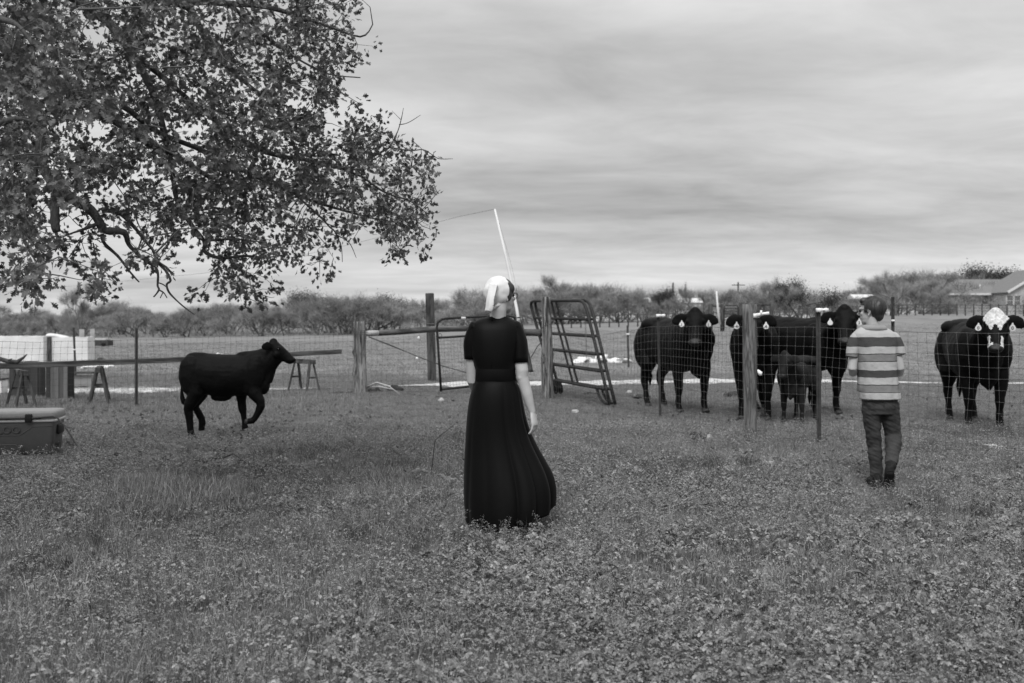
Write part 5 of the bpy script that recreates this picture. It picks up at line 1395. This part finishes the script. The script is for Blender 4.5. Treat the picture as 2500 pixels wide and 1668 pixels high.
    for sg in (-1, 1):
        m.ell(T(sg * .062, .030, .045), (.022, .034, .04), rot, 14, 10); m.ell(T(sg * .068, .008, .005), (.017, .030, .045), rot, 14, 10)
    fuse(m, 'hair', M['hair'], t, .004, 3, lambda co, no: co + no * (vnoise(co * np.array([1, 1, .4]), 70.0) * .0022)[:, None])
    # headscarf: hood plus hanging tail, sewn as one
    m = MB()
    def solidshell(k, cond, thick):
        mm = MB(); shell(mm, k, 1.02, 1.0, 56, 36, cond, lump=.05); return mm
    hood = solidshell(1.13, lambda x, y, z: y < .08 + .10 * z and z > -.60 + .35 * y, .008)
    # thicken: duplicate inner surface
    c_ = T(0, -.012, .022); nv0 = len(hood.v); inner = [c_ + (v - c_) * .93 for v in hood.v]
    edges = {}
    for f in hood.f:
        for i in range(4):
            e = (f[i], f[(i + 1) % 4]); edges[e] = edges.get(e, 0) + 1
    bd = [e for e in edges if (e[1], e[0]) not in edges]
    fs = list(hood.f) + [tuple(reversed([a + nv0 for a in f])) for f in hood.f] + [(b, a, a + nv0, b + nv0) for a, b in bd]
    m.add(list(hood.v) + inner, fs)
    # tail of cloth: falls from the crown down the back of the head
    rings = []
    for i in range(13):
        f = i / 12
        y = 694 + (758 - 694) * f; xl = 1196 - 12 * f ** .8; xr = 1215 - 13 * f; dy = -.085 - .035 * math.sin(f * 2.2)
        z = W(0, y + 2 * f).z; a = Vector((W(xl, 0).x, DW + dy, z)); b = Vector((W(xr, 0).x, DW + dy - .025, z - .004)); mid_ = a.lerp(b, .5) + Vector((0, -.015 * f, 0)); e_ = b + Vector((.004, .045, 0))
        path = [a + Vector((.004, .03, 0)), a, mid_, b, e_]; th = .006
        wv = lambda p: Vector((.003 * math.sin(p.z * 60) * f, .008 * math.sin(p.x * 190 + f * 3) * f, .004 * math.sin(p.x * 160)))
        ringp = [p + wv(p) + Vector((0, -th, 0)) for p in path] + [p + wv(p) + Vector((0, th, 0)) for p in reversed(path)]
        rings.append(ringp)
    m.loft(rings)
    m.ell(W(1204, 716, -.055), (.03, .045, .06), nu=14, nv=10); m.ell(W(1198, 735, -.06), (.022, .03, .05), nu=14, nv=10)
    # gathered knot at the nape
    for i, (px, py) in enumerate(((1207, 750), (1213, 746), (1219, 744), (1223, 746))): m.ell(W(px, py, -.06 + .012 * i), (.014, .012, .009), nu=12, nv=8)
    m.tube([W(1203, 755, -.07), W(1212, 747, -.072), W(1222, 743, -.05), W(1232, 737, -.0)], [.007, .009, .008, .006], 8)
    def post(co, no): return co + no * (vnoise(co, 16.0) * .0035 + vnoise(co * np.array([1, 1, .4]), 38.0) * .0012)[:, None]
    fuse(m, 'headscarf', M['scarf'], t, .0042, 2, post)
woman()

def boy():
    DB = 8.4; K = F / DB
    B = lambda px, py, dy=0.0: P(px, py, DB + dy)
    t = thing('person', 'boy with short dark hair in a striped polo shirt and jeans walking away', 'person', (B(2140, 0).x, DB, 0))
    m = MB(); HS = 1.03
    T, rot = head_parts(m, B(2127, 760, .0), R(-50), HS)
    m.tube([B(2127, 775, -.01), B(2129, 790, -.015), B(2131, 805, 0)], [(.05, .05), (.05, .05), (.07, .06)], 16)
    m.loft([ring(B(a, 0).x, B(b, 0).x, DB, d, B(0, y).z, 24) for y, a, b, d in ((803, 2108, 2158, .05), (815, 2090, 2180, .07), (850, 2096, 2180, .085), (910, 2102, 2180, .085), (970, 2106, 2186, .09), (1000, 2110, 2184, .09))])
    for sx, px, ex in ((-1, 2088, 2081), (1, 2184, 2197)):
        m.tube([B(px, 822, 0), B((px + ex) / 2, 865, -.01), B(ex, 900, -.02), B(ex - sx * 1, 910, .03), B(ex - sx * 9, 902, .15), B(ex - sx * 16, 893, .22)], [.045, .038, .036, .036, .03, .023], 14)
        hand(m, B(ex - sx * 16, 893, .22), (-sx * .6, .5, .1), (0, 0, -1), .8, curl=.6, thumb=sx)
    m.tube([B(2128, 980, 0), B(2132, 1060, .03), B(2137, 1130, .04), B(2140, 1172, .05)], [.06, .048, .042, .032], 12)
    m.tube([B(2170, 980, 0), B(2179, 1062, .02), B(2178, 1095, -.05), B(2176, 1118, -.13)], [.06, .048, .042, .034], 12)
    fuse(m, 'body', M['skin'], t, .005, 2)
    eyes_and_glasses(t, T, rot, HS)
    # hair: a cap of short strands over the skull
    m = MB()
    m.ell(T(0, -.018, .030), (.086 * HS, .104 * HS, .095 * HS), rot, 28, 18)
    m.ell(T(0, .055, .085), (.06 * HS, .04 * HS, .03 * HS), rot, 16, 10)
    m.ell(T(0, -.062, -.03), (.052 * HS, .036 * HS, .055 * HS), rot, 16, 10)
    cut = MB()
    o = fuse(m, 'hair', M['hair'], t, .005, 2)
    me = o.data
    base = Vector(ORG[t.name]); inv = rot.transposed(); c0 = T(0, 0, 0)
    for v in me.vertices:
        q = inv @ (v.co + base - c0) / HS
        n_ = mn.noise(Vector((q.x * 60, q.y * 60, q.z * 14))) * .0045
        fcut = (q.y > .035 and q.z < .05) or (abs(q.x) > .045 and q.z < -.012 and q.y > -.03)
        k = .86 if fcut else 1 + n_ / .1
        q2 = Vector((q.x * k, q.y * (k if not fcut else .8), q.z)); v.co = c0 + rot @ (q2 * HS) - base
    me.update()
    # strands
    m = MB(); r = random.Random(4)
    for i in range(900):
        th = r.uniform(0, 6.283); ph = r.uniform(-.35, 1.5); x, y, z = math.cos(ph) * math.cos(th), math.cos(ph) * math.sin(th), math.sin(ph)
        if y > .35 and z < .55: continue
        p = Vector((x * .088, -.018 + y * .106, .03 + z * .097)); fl = Vector((x * .5, y * .5 + (.5 if z > .6 else -.1), -.9 if z < .75 else -.1)); fl -= Vector((x, y, z)) * (fl.dot(Vector((x, y, z))) - .12)
        fl = fl.normalized() * r.uniform(.02, .035); sd_ = fl.cross(Vector((x, y, z))).normalized() * .0011
        m.add([T(*(p - sd_)), T(*(p + sd_)), T(*(p + fl + Vector((x, y, z)) * .0025))], [(0, 1, 2)])
    st = m.build('hair_strands', M['hair'], t, smooth=False); st['kind'] = 'stuff'
    # shirt
    SH = bpy.data.materials.new('striped jersey'); SH.use_nodes = True; tt = SH.node_tree; N_ = tt.nodes; L_ = tt.links; b = N_['Principled BSDF']
    tcn = N_.new('ShaderNodeTexCoord'); sp = N_.new('ShaderNodeSeparateXYZ'); L_.new(tcn.outputs['Object'], sp.inputs[0])
    nz_ = N_.new('ShaderNodeTexNoise'); nz_.inputs['Scale'].default_value = 7; L_.new(tcn.outputs['Object'], nz_.inputs[0])
    zz = mth('ADD', sp.outputs[2], mth('MULTIPLY', mth('SUBTRACT', nz_.outputs[0], .5, nt=tt), .02, nt=tt), nt=tt)
    zt, zb_ = B(0, 800).z, B(0, 980).z
    mr = N_.new('ShaderNodeMapRange'); mr.inputs[1].default_value = zt; mr.inputs[2].default_value = zb_; L_.new(zz, mr.inputs[0])
    cr = N_.new('ShaderNodeValToRGB'); cr.color_ramp.interpolation = 'CONSTANT'; L_.new(mr.outputs[0], cr.inputs[0])
    Lt, Md, Dk, Vd = .41, .2, .065, .045
    stops = [(800, Lt), (823, Dk), (846, Lt), (862.5, Vd), (864.5, Md), (880.5, Vd), (882.5, Lt), (902, Dk), (920, Lt), (937, Vd), (939, Md), (955, Vd), (956.5, Lt)]
    els = cr.color_ramp.elements
    for i, (py, v) in enumerate(stops):
        ps = (py - 800) / 180
        if i == 0: e = els[0]; e.position = 0
        else: e = els.new(ps)
        e.color = (v, v, v, 1)
    els.remove(els[len(els) - 1])
    L_.new(cr.outputs[0], b.inputs['Base Color']); b.inputs['Roughness'].default_value = .9; b.inputs['Specular IOR Level'].default_value = .1
    nb_ = N_.new('ShaderNodeTexNoise'); nb_.inputs['Scale'].default_value = 9; nb_.inputs['Detail'].default_value = 4; bp = N_.new('ShaderNodeBump'); bp.inputs['Strength'].default_value = .7; bp.inputs['Distance'].default_value = .03
    L_.new(tcn.outputs['Object'], nb_.inputs[0]); L_.new(nb_.outputs[0], bp.inputs['Height']); L_.new(bp.outputs[0], b.inputs['Normal'])
    m = MB(); rings = []
    for y, a, b_, d in ((797, 2108, 2153, .055), (801, 2102, 2160, .062), (807, 2092, 2172, .075), (815, 2084, 2183, .09), (825, 2082, 2187, .1), (845, 2086, 2188, .11), (870, 2092, 2186, .115), (900, 2096, 2186, .115), (930, 2097, 2187, .118), (950, 2097, 2189, .122), (962, 2099, 2192, .125), (974, 2101, 2193, .125)):
        rings.append(ring(B(a, 0).x, B(b_, 0).x, DB, d, B(0, y).z, 72, 2.35, fold=lambda q, y=y: .05 * min(1, max(0, (y - 810) / 60)) * mn.noise(Vector((math.cos(q) * 4 + 3, math.sin(q) * 3, y * .022))) + .02 * math.sin(11 * q + y * .05) * min(1, max(0, (y - 900) / 70))))
    R3 = []
    for i in range(len(rings) - 1):
        for k in range(4): R3.append([p.lerp(q, k / 4) for p, q in zip(rings[i], rings[i + 1])])
    R3.append(rings[-1]); m.loft(R3, cap=False)
    so = m.build('shirt', SH, t); q = so.modifiers.new('c', 'SOLIDIFY'); q.thickness = .006; q.offset = -1
    for sx, a, b_, c_ in ((-1, (2092, 818), (2082, 848), (2079, 874)), (1, (2178, 818), (2192, 845), (2196, 868))):
        m = MB(); m.tube([B(a[0] - sx * 6, a[1] + 2, 0), B(a[0] - sx * 3, a[1] + 1, 0), B(*a, 0), B((a[0] + b_[0]) / 2, (a[1] + b_[1]) / 2, 0), B(*b_, -.008), B(*c_, -.01)], [(.012, .02), (.036, .046), (.046, .056), (.054, .06), (.053, .056), (.05, .055)], 26, cap=False, ref=(1, 0, 0))
        sl = m.build('sleeve', SH, t); q = sl.modifiers.new('c', 'SOLIDIFY'); q.thickness = .005; q.offset = -1
        q = sl.modifiers.new('sub', 'SUBSURF'); q.levels = q.render_levels = 1
    m = MB()
    m.loft([ring(B(2107, 0).x, B(2154, 0).x, DB - .005, .06, B(0, 793).z, 36), ring(B(2103, 0).x, B(2160, 0).x, DB - .01, .068, B(0, 797).z, 36), ring(B(2099, 0).x, B(2166, 0).x, DB - .012, .078, B(0, 805).z, 36)], cap=False)
    co_ = m.build('collar', mat('shirt collar', .26, .3, rough=.9), t); q = co_.modifiers.new('c', 'SOLIDIFY'); q.thickness = .004; q.offset = 1
    # jeans
    m = MB(); m.loft([ring(B(a, 0).x, B(b_, 0).x, DB, d, B(0, y).z, 28) for y, a, b_, d in ((962, 2106, 2189, .09), (975, 2104, 2190, .102), (995, 2105, 2191, .108), (1010, 2107, 2190, .1))])
    m.tube([B(2126, 985, 0), B(2128, 1020, 0), B(2132, 1058, .02), B(2135, 1090, .03), B(2138, 1130, .02), B(2140, 1165, .01), B(2140, 1178, .0)], [.079, .076, .066, .06, .055, .05, .049], 18)
    m.tube([B(2171, 985, 0), B(2174, 1020, 0), B(2180, 1062, .02), B(2181, 1085, -.04), B(2178, 1112, -.12), B(2175, 1134, -.19)], [.079, .077, .068, .066, .055, .048], 18)
    def post(co, no):
        n1 = vnoise(co * np.array([1, 1, 1.6]), 12.0) * .009 + vnoise(co * np.array([1.0, .9, 1.9]) + co[:, [2, 2, 0]] * .8, 26.0) * .005
        return co + no * n1[:, None]
    fuse(m, 'jeans', M['jeans'], t, .0065, 2, post)
    for px in (2120, 2172):
        mm = MB(); pts = [B(px - 13, 978, -.118), B(px + 13, 978, -.118), B(px + 14, 996, -.122), B(px, 1003, -.122), B(px - 14, 996, -.122), B(px - 13, 978, -.118)]
        mm.tube(pts, .0022, 5); mm.build('pocket_seam', M['blackplastic'], t)
    # shoes
    g0 = B(2140, 0, -.02); g0.z = hgt(g0.x, g0.y); s_ = MB()
    s_.tube([g0 + Vector((0, -.06, .045)), g0 + Vector((0, 0, .05)), g0 + Vector((-.01, .1, .045)), g0 + Vector((-.015, .17, .03))], [(.033, .04), (.04, .048), (.046, .04), (.034, .025)], 14, ref=(1, 0, 0)); s_.ell(g0 + Vector((0, -.01, .085)), (.04, .05, .045), nu=12, nv=8)
    fuse(s_, 'shoe', M['rubber'], t, .007, 2)
    # lifted heel: sole turned to the viewer, toe on the ground
    s_ = MB(); top = B(2174, 1146, -.30); toe = B(2171, 1203, -.22)
    s_.tube([top + Vector((0, .03, .02)), top + Vector((0, .02, -.03)), top.lerp(toe, .45) + Vector((0, .02, 0)), top.lerp(toe, .75) + Vector((0, .02, 0)), toe + Vector((0, .03, 0))], [(.032, .03), (.042, .036), (.043, .034), (.05, .032), (.034, .024)], 16, ref=(1, 0, 0))
    s_.ell(B(2175, 1138, -.23), (.042, .06, .042), nu=12, nv=8)
    sh = fuse(s_, 'shoe', M['rubber'], t, .007, 2)
    m = MB(); d_ = (toe - top).normalized()
    for k in range(9):
        p = top.lerp(toe, .05 + k * .11) + Vector((0, -.018, 0)); m.bar(p - Vector((.032, -.001, 0)), p + Vector((.032, .001, 0)), .004, .004)
    m.build('sole_tread', M['blackplastic'], sh)['kind'] = 'stuff'
boy()

# ------------------------------------------------------------------ cooler with rope handle
def cooler():
    w_, d_, hb, hl = .98, .44, .335, .115
    cxp = (P(-100, 0, 10.3).x + P(126, 0, 10.45).x) / 2
    base = Vector((cxp, 10.36, hgt(cxp, 10.36) + .01)); t = thing('cooler', 'large grey hard cooler with a pale lid and rope handle at the left edge', 'cooler', tuple(base), rz=R(10), local=True)
    m = MB()
    def rr(x, y, z, r=.035, n=6):
        out = []
        for cx_, cy_, a0 in ((x - r, y - r, 0), (-x + r, y - r, 90), (-x + r, -y + r, 180), (x - r, -y + r, 270)):
            for k in range(n): a = R(a0 + 90 * k / (n - 1)); out.append(Vector((cx_ + r * math.cos(a), cy_ + r * math.sin(a) + d_ / 2, z)))
        return out
    X, Y = w_ / 2, d_ / 2
    m.loft([rr(X - .045, Y - .04, 0), rr(X - .035, Y - .03, .02), rr(X - .012, Y - .012, hb - .03), rr(X - .01, Y - .01, hb)]); body = m.build('body', M['coolerbody'], t, bevel=.003)
    MB().loft([rr(X, Y, hb), rr(X + .004, Y + .004, hb + .012), rr(X, Y, hb + .026)]).build('rim', M['coolertrim'], t)
    MB().loft([rr(X - .006, Y - .006, hb + .027), rr(X - .004, Y - .004, hb + .03), rr(X, Y, hb + .09), rr(X - .012, Y - .012, hb + .112), rr(X - .05, Y - .05, hb + .118)]).build('lid', M['coolerlid'], t)
    MB().box((0, -.001, hb + .04), (w_ * .72, .012, .012)).build('lid_groove', M['blackplastic'], t, smooth=False)
    yf = lambda z: .025 - .02 * z / hb + .01
    # moulded chamfer lines on the front
    for pts in ([(-X + .06, .2), (.14, .2), (.27, .29), (X - .03, .29)], [(-X + .06, .1), (.1, .1), (.16, .02)]):
        a = MB()
        a.tube([Vector((x, yf(z) - .004, z)) for x, z in pts], .006, 6); a.build('moulded_ridge', M['coolerbody'], body)
    for px in (-.2, .235):
        MB().box((px, -.012, hb + .045), (.07, .035, .085), taper=.96).build('latch', M['blackplastic'], t, bevel=.008)
    MB().box((X - .004, d_ * .5, hb - .09), (.03, .2, .1)).build('handle_recess', M['blackplastic'], t, bevel=.01)
    MB().box((X - .03, d_ * .45, .07), (.02, .14, .07)).build('drain_recess', M['blackplastic'], t, bevel=.01)
    cu = bpy.data.curves.new('t', 'FONT'); cu.body = 'IGLOO'; cu.size = .105; cu.align_x = 'CENTER'; cu.align_y = 'CENTER'; cu.extrude = .004; cu.bevel_depth = .0015; cu.space_character = 1.05
    to = bpy.data.objects.new('t', cu); C.objects.link(to); dg = bpy.context.evaluated_depsgraph_get(); me = bpy.data.meshes.new_from_object(to.evaluated_get(dg)); C.objects.unlink(to); bpy.data.objects.remove(to)
    me.transform(Matrix.Translation((-.02, .0115, .253)) @ Matrix.Rotation(R(90), 4, 'X')); me.materials.clear(); me.materials.append(mat('moulded lettering plastic', .075, .085, rough=.45)); me.name = 'lettering'
    o = bpy.data.objects.new('lettering', me); C.objects.link(o); o.parent = body
    pts = [Vector(q) for q in ((X - .1, -.01, hb + .055), (X - .02, -.008, hb + .06), (X + .03, -.02, hb + .045), (X + .1, -.04, hb - .03), (X + .17, -.05, hb - .14), (X + .24, -.06, hb - .26), (X + .3, -.06, .03), (X + .34, -.04, .015))]
    MB().tube([Vector(q) for q in ((-X + .2, -.008, hb + .05), (0, -.01, hb + .046), (X - .2, -.01, hb + .046))] + pts, .0095, 8).build('rope_handle', M['rope'], t)
cooler()

# ------------------------------------------------------------------ the oak overhead
def oak():
    t = thing('oak_tree', 'oak tree reaching in from the left with lobed leaves on long dark branches', 'tree', (-6.4, 8.2, 0))
    nodes = []; rad = []
    m = MB()
    def limb(pts, leafy=True, n=10):
        """pts: (px,py,D,r)"""
        q = [(P(a, b, d), r) for a, b, d, r in pts]; sm = []
        for i in range(len(q) - 1):
            p0 = q[max(i - 1, 0)][0]; p1, r1 = q[i]; p2, r2 = q[i + 1]; p3 = q[min(i + 2, len(q) - 1)][0]
            for k in range(4):
                f = k / 4; v = .5 * ((2 * p1) + (p2 - p0) * f + (2 * p0 - 5 * p1 + 4 * p2 - p3) * f * f + (3 * p1 - p0 - 3 * p2 + p3) * f ** 3)
                v += Vector((mn.noise(v * 5), mn.noise(v * 5 + Vector((9, 0, 0))), mn.noise(v * 5 + Vector((0, 9, 0))))) * min(.014, r1 * .45)
                sm.append((v, r1 + (r2 - r1) * f))
        sm.append(q[-1]); r0 = sm[0][1]
        m.tube([a for a, _ in sm], [b * (1 + random.uniform(-.1, .12)) for _, b in sm], 10 if r0 > .03 else 7 if r0 > .012 else 5, jit=.06)
        if leafy: nodes.extend([a for a, _ in sm]); rad.extend([b for _, b in sm])
    # trunk and scaffold, outside the frame
    m.tube([(-6.4, 8.2, -.2), (-6.38, 8.2, .5), (-6.3, 8.2, 1.6), (-6.1, 8.15, 2.6), (-5.7, 8.0, 3.2)], [.42, .34, .3, .28, .22], 16, jit=.04)
    m.tube([(-5.9, 8.1, 2.9), (-6.3, 8.3, 4.2), (-5.9, 8.2, 5.6), (-5.0, 8.0, 6.6)], [.22, .18, .13, .08], 12, jit=.04)
    m.tube([(-5.7, 8.0, 3.2), tuple(P(-330, -20, 7.0)), tuple(P(-100, 70, 6.8))], [.2, .11, .075], 12, jit=.04)
    m.tube([(-6.0, 8.15, 3.0), tuple(P(-420, 330, 7.3)), tuple(P(-180, 230, 7.0)), tuple(P(10, 190, 6.7))], [.18, .1, .07, .05], 12, jit=.04)
    m.tube([(-5.9, 8.15, 5.6), tuple(P(-300, -220, 8.0)), tuple(P(-60, -130, 7.8)), tuple(P(150, -40, 7.6))], [.12, .09, .07, .05], 12, jit=.04)
    limb([(-100, 70, 6.8, .075), (0, 100, 6.6, .068), (56, 148, 6.5, .06), (140, 200, 6.5, .045), (225, 255, 6.7, .035), (330, 330, 7.0, .027), (430, 380, 7.2, .02), (520, 440, 7.4, .014)])
    limb([(10, 190, 6.7, .05), (70, 250, 6.6, .042), (100, 320, 6.5, .038), (103, 400, 6.5, .034), (138, 457, 6.5, .036), (173, 482, 6.5, .034), (212, 508, 6.6, .031), (237, 538, 6.65, .029), (260, 564, 6.7, .027), (304, 569, 6.75, .022), (314, 597, 6.8, .014), (345, 628, 6.85, .012), (380, 651, 6.9, .010)])
    limb([(380, 651, 6.9, .010), (386, 670, 6.9, .009), (385, 697, 6.9, .0075), (388, 708, 6.9, .007), (375, 725, 6.9, .005)], False)
    limb([(388, 708, 6.9, .006), (400, 715, 6.9, .005), (408, 728, 6.9, .003)], False); limb([(398, 714, 6.9, .004), (391, 728, 6.9, .003)], False)
    limb([(385, 690, 6.9, .005), (397, 694, 6.9, .0045), (408, 702, 6.9, .004)], False)
    limb([(250, 513, 6.65, .018), (294, 523, 6.75, .015), (327, 554, 6.85, .013), (350, 584, 6.9, .011), (373, 610, 6.95, .010), (383, 638, 6.95, .009), (404, 660, 6.95, .009), (417, 685, 6.95, .0085), (408, 694, 6.95, .008), (412, 712, 6.95, .007), (429, 732, 6.95, .0055), (452, 752, 6.95, .0045), (475, 768, 6.95, .003)], False)
    limb([(373, 636, 6.9, .009), (383, 638, 6.93, .009), (405, 652, 6.95, .008), (419, 668, 6.95, .0075)], False)
    limb([(250, 574, 6.7, .014), (258, 597, 6.75, .012), (288, 625, 6.8, .009), (317, 663, 6.85, .007), (340, 689, 6.9, .004)])
    limb([(237, 548, 6.65, .015), (215, 556, 6.6, .011), (180, 568, 6.5, .006), (150, 580, 6.5, .004)])
    limb([(80, 385, 6.5, .04), (78, 440, 6.45, .028), (74, 505, 6.4, .024)], False)
    limb([(142, 462, 6.5, .03), (138, 480, 6.45, .031), (137, 530, 6.42, .029), (139, 566, 6.4, .025)], False)
    limb([(60, -60, 7.0, .05), (160, -20, 7.0, .045), (243, 33, 7.0, .034), (290, 85, 7.0, .032), (319, 128, 7.0, .030), (345, 166, 7.05, .028), (370, 217, 7.1, .026), (395, 300, 7.2, .023), (415, 390, 7.3, .02), (434, 495, 7.4, .017), (460, 538, 7.4, .0165), (498, 589, 7.5, .015), (500, 615, 7.5, .0145), (536, 630, 7.5, .013), (597, 625, 7.6, .009), (655, 628, 7.7, .006), (700, 622, 7.7, .004)])
    limb([(498, 589, 7.5, .011), (530, 587, 7.6, .010), (569, 584, 7.7, .008), (620, 590, 7.8, .006)])
    limb([(319, 128, 7.0, .02), (310, 90, 7.1, .018), (330, 40, 7.2, .014), (360, -10, 7.3, .012)])
    limb([(330, 140, 7.0, .022), (400, 190, 7.3, .02), (480, 260, 7.6, .02), (560, 320, 7.9, .02), (650, 372, 8.1, .021), (741, 391, 8.2, .02), (817, 408, 8.3, .016), (859, 408, 8.35, .012), (915, 380, 8.4, .010), (951, 360, 8.4, .009)])
    limb([(951, 360, 8.4, .007), (971, 321, 8.4, .005), (980, 290, 8.4, .0035), (985, 264, 8.4, .002)], False); limb([(974, 305, 8.4, .004), (996, 300, 8.4, .0035), (1027, 281, 8.4, .002)], False); limb([(978, 292, 8.4, .0025), (957, 271, 8.4, .0015)], False)
    limb([(951, 360, 8.4, .007), (999, 368, 8.5, .006), (1033, 366, 8.6, .005), (1055, 378, 8.6, .004), (1072, 388, 8.6, .0035), (1106, 388, 8.6, .002)])
    limb([(817, 408, 8.3, .012), (880, 430, 8.4, .010), (940, 470, 8.5, .008), (1000, 490, 8.5, .006), (1040, 520, 8.5, .004)])
    limb([(300, 260, 6.9, .022), (400, 330, 7.2, .02), (500, 370, 7.5, .019), (600, 420, 7.8, .018), (718, 472, 8.0, .015), (775, 495, 8.1, .012), (860, 520, 8.2, .009), (940, 545, 8.3, .006), (980, 590, 8.3, .004)])
    limb([(718, 472, 8.0, .010), (783, 531, 8.0, .008), (805, 555, 8.0, .007), (817, 565, 8.0, .006), (833, 601, 8.0, .004), (836, 640, 8.0, .0025)], False)
    limb([(822, 574, 8.0, .005), (853, 593, 8.0, .0035), (870, 630, 8.0, .002)], False)
    limb([(-150, -120, 7.8, .06), (100, -60, 7.8, .05), (300, -20, 7.8, .042), (440, 6, 7.8, .036), (480, 50, 7.9, .026), (510, 110, 8.0, .022), (560, 170, 8.1, .017), (640, 230, 8.2, .012), (720, 270, 8.3, .008)])
    limb([(440, 6, 7.8, .028), (560, 10, 8.0, .023), (680, 25, 8.2, .018), (790, 60, 8.4, .013), (880, 90, 8.5, .008), (910, 60, 8.6, .005)])
    limb([(560, 10, 8.0, .015), (640, 80, 8.2, .013), (720, 140, 8.4, .010), (800, 180, 8.5, .007), (880, 190, 8.5, .004)])
    limb([(-120, 470, 6.9, .03), (0, 500, 6.8, .02), (40, 530, 6.8, .014), (60, 590, 6.8, .009), (90, 640, 6.8, .005)])
    limb([(-120, 330, 6.2, .03), (0, 300, 5.9, .02), (60, 290, 5.6, .012), (130, 330, 5.5, .007)])
    limb([(-150, 10, 5.4, .03), (-20, 40, 5.2, .02), (40, 60, 5.0, .012), (80, 110, 4.9, .007)])
    # foliage density per 50 px cell of the crown, left to right, top to bottom
    DG = ["8889667888888777640000", "8986568888998788610000", "9998768877999988521000", "9898769657899988641000", "7989888877889998500000", "9989999888889999320000",
          "9878899988999999764310", "9656789999999999667761", "9767899999999999987663", "9986777899998999977773", "8853456799988898777890", "7741444688878886443871", "6744422245777763211840", "4643554334666542100310", "1520640002466300000000"]
    H = len(DG); pts = []
    for r_, row in enumerate(DG):
        for c_, ch in enumerate(row):
            k = int(ch) / 9.0
            for i in range(np.random.default_rng(r_ * 50 + c_).poisson(k ** 1.45 * 13)):
                px = c_ * 50 + random.uniform(0, 50); py = r_ * 50 + random.uniform(0, 50) - 12
                if mn.noise(Vector((px * .014, py * .014, 2))) < -.17 and random.random() < .8: continue
                D0 = 6.6 + 1.9 * px / 1100; D = D0 + random.gauss(0, .75)
                if px < 260 and random.random() < .16: D = random.uniform(4.4, 5.4)
                pts.append((px, py, min(max(D, 4.3), 10.5)))
    # crown beyond the frame, so that it goes on from another position
    for i in range(420):
        px = random.uniform(-520, 0); pts.append((px, random.uniform(-420, 560), random.uniform(5.6, 9)))
    for i in range(380):
        px = random.uniform(-100, 900); pts.append((px, random.uniform(-420, -10), random.uniform(6, 9)))
    PT = [P(*p) for p in pts]
    arr = np.array([tuple(q) for q in nodes]); A = list(map(tuple, arr))
    d0 = [float(np.min(np.linalg.norm(arr - np.array(p), axis=1))) for p in PT]
    order = np.argsort(d0); buf = np.zeros((len(A) + 8 * len(PT), 3)); buf[:len(A)] = arr; cnt = len(A)
    tw = MB(); ends = []
    for i in order:
        p = PT[i]; pa = np.array(p); dd = np.linalg.norm(buf[:cnt] - pa, axis=1); j = int(np.argmin(dd)); q = Vector(buf[j]); ln = dd[j]
        if ln < .05: continue
        side = Vector((random.gauss(0, 1), random.gauss(0, 1), random.gauss(0, 1))) * .12 * ln
        c1 = q.lerp(p, .4) + side + Vector((0, 0, .05 * ln)); c2 = q.lerp(p, .75) + side * .6
        r0 = min(.009, .0028 + .007 * ln)
        tw.tube([q, c1, c2, p], [r0, r0 * .7, r0 * .45, .0015], 4, cap=False)
        for v in (c1, c2, p): buf[cnt] = v; cnt += 1
        ends.append((p, (p - c2).normalized())); 
        if random.random() < .6: ends.append((c2, (c2 - c1).normalized()))
    m.build('trunk', M['bark'], t)
    twn = tw.build('twigs', M['twig'], t, smooth=False); twn['kind'] = 'stuff'
    # leaves
    var = [oakleaf(400 + i) for i in range(5)]; LV = [[] for _ in var]; spots = []
    for p, d in ends:
        n = random.choice((5, 6, 7, 8))
        for k in range(n):
            o = Vector((random.gauss(0, 1), random.gauss(0, 1), random.gauss(0, 1))).normalized() * random.uniform(.015, .085)
            ax = (d * .8 + o.normalized() * .9 + Vector((0, 0, -.35))).normalized()
            up = Vector((random.gauss(0, 1), random.gauss(0, 1) - .3, random.gauss(.25, .8))); up = (up - ax * up.dot(ax)).normalized()
            spots.append((p + o, ax, up, random.uniform(.030, .058)))
    def pxr(s): 
        q = s[0]; u = 1250 + F * q.x / q.y; v = 785 - F * (q.z - CAMH) / q.y
        return s[3] / q.y if (-20 < u < 1300 and -20 < v < 800) else 0
    spots.sort(key=pxr, reverse=True)
    meshes = []
    for i, (V_, F_) in enumerate(var):
        o = npmesh('leaf', V_, F_, M['leafo'], link=False, smooth=False); meshes.append(o.data)
    base = ORG[t.name]
    for i, (p, ax, up, s) in enumerate(spots[:295]):
        o = bpy.data.objects.new('leaf', meshes[i % 5]); C.objects.link(o); o.parent = t
        mt = Matrix((ax, up.cross(ax), up)).transposed().to_4x4(); mt.translation = p - base
        o.matrix_local = mt @ Matrix.Scale(s, 4)
    rest = spots[295:]; Vs = []; Fs = []; off = 0
    for vi, (V_, F_) in enumerate(var):
        sub = rest[vi::5]; nS = len(sub)
        Rm = np.array([[tuple(a), tuple(u.cross(a)), tuple(u)] for _, a, u, _ in sub])       # rows are axes
        pos = np.array([tuple(q[0]) for q in sub]); sc = np.array([q[3] for q in sub])
        W_ = np.einsum('vk,nkj->nvj', V_, Rm) * sc[:, None, None] + pos[:, None, :]
        Vs.append(W_.reshape(-1, 3)); Fs.append((F_[None] + (np.arange(nS) * len(V_))[:, None, None] + off).reshape(-1, F_.shape[1])); off += nS * len(V_)
    cr = npmesh('crown', np.concatenate(Vs), np.concatenate(Fs), M['leaf'], parent=t); cr['kind'] = 'stuff'
    print('leaves', len(spots), 'clusters', len(ends))
oak()
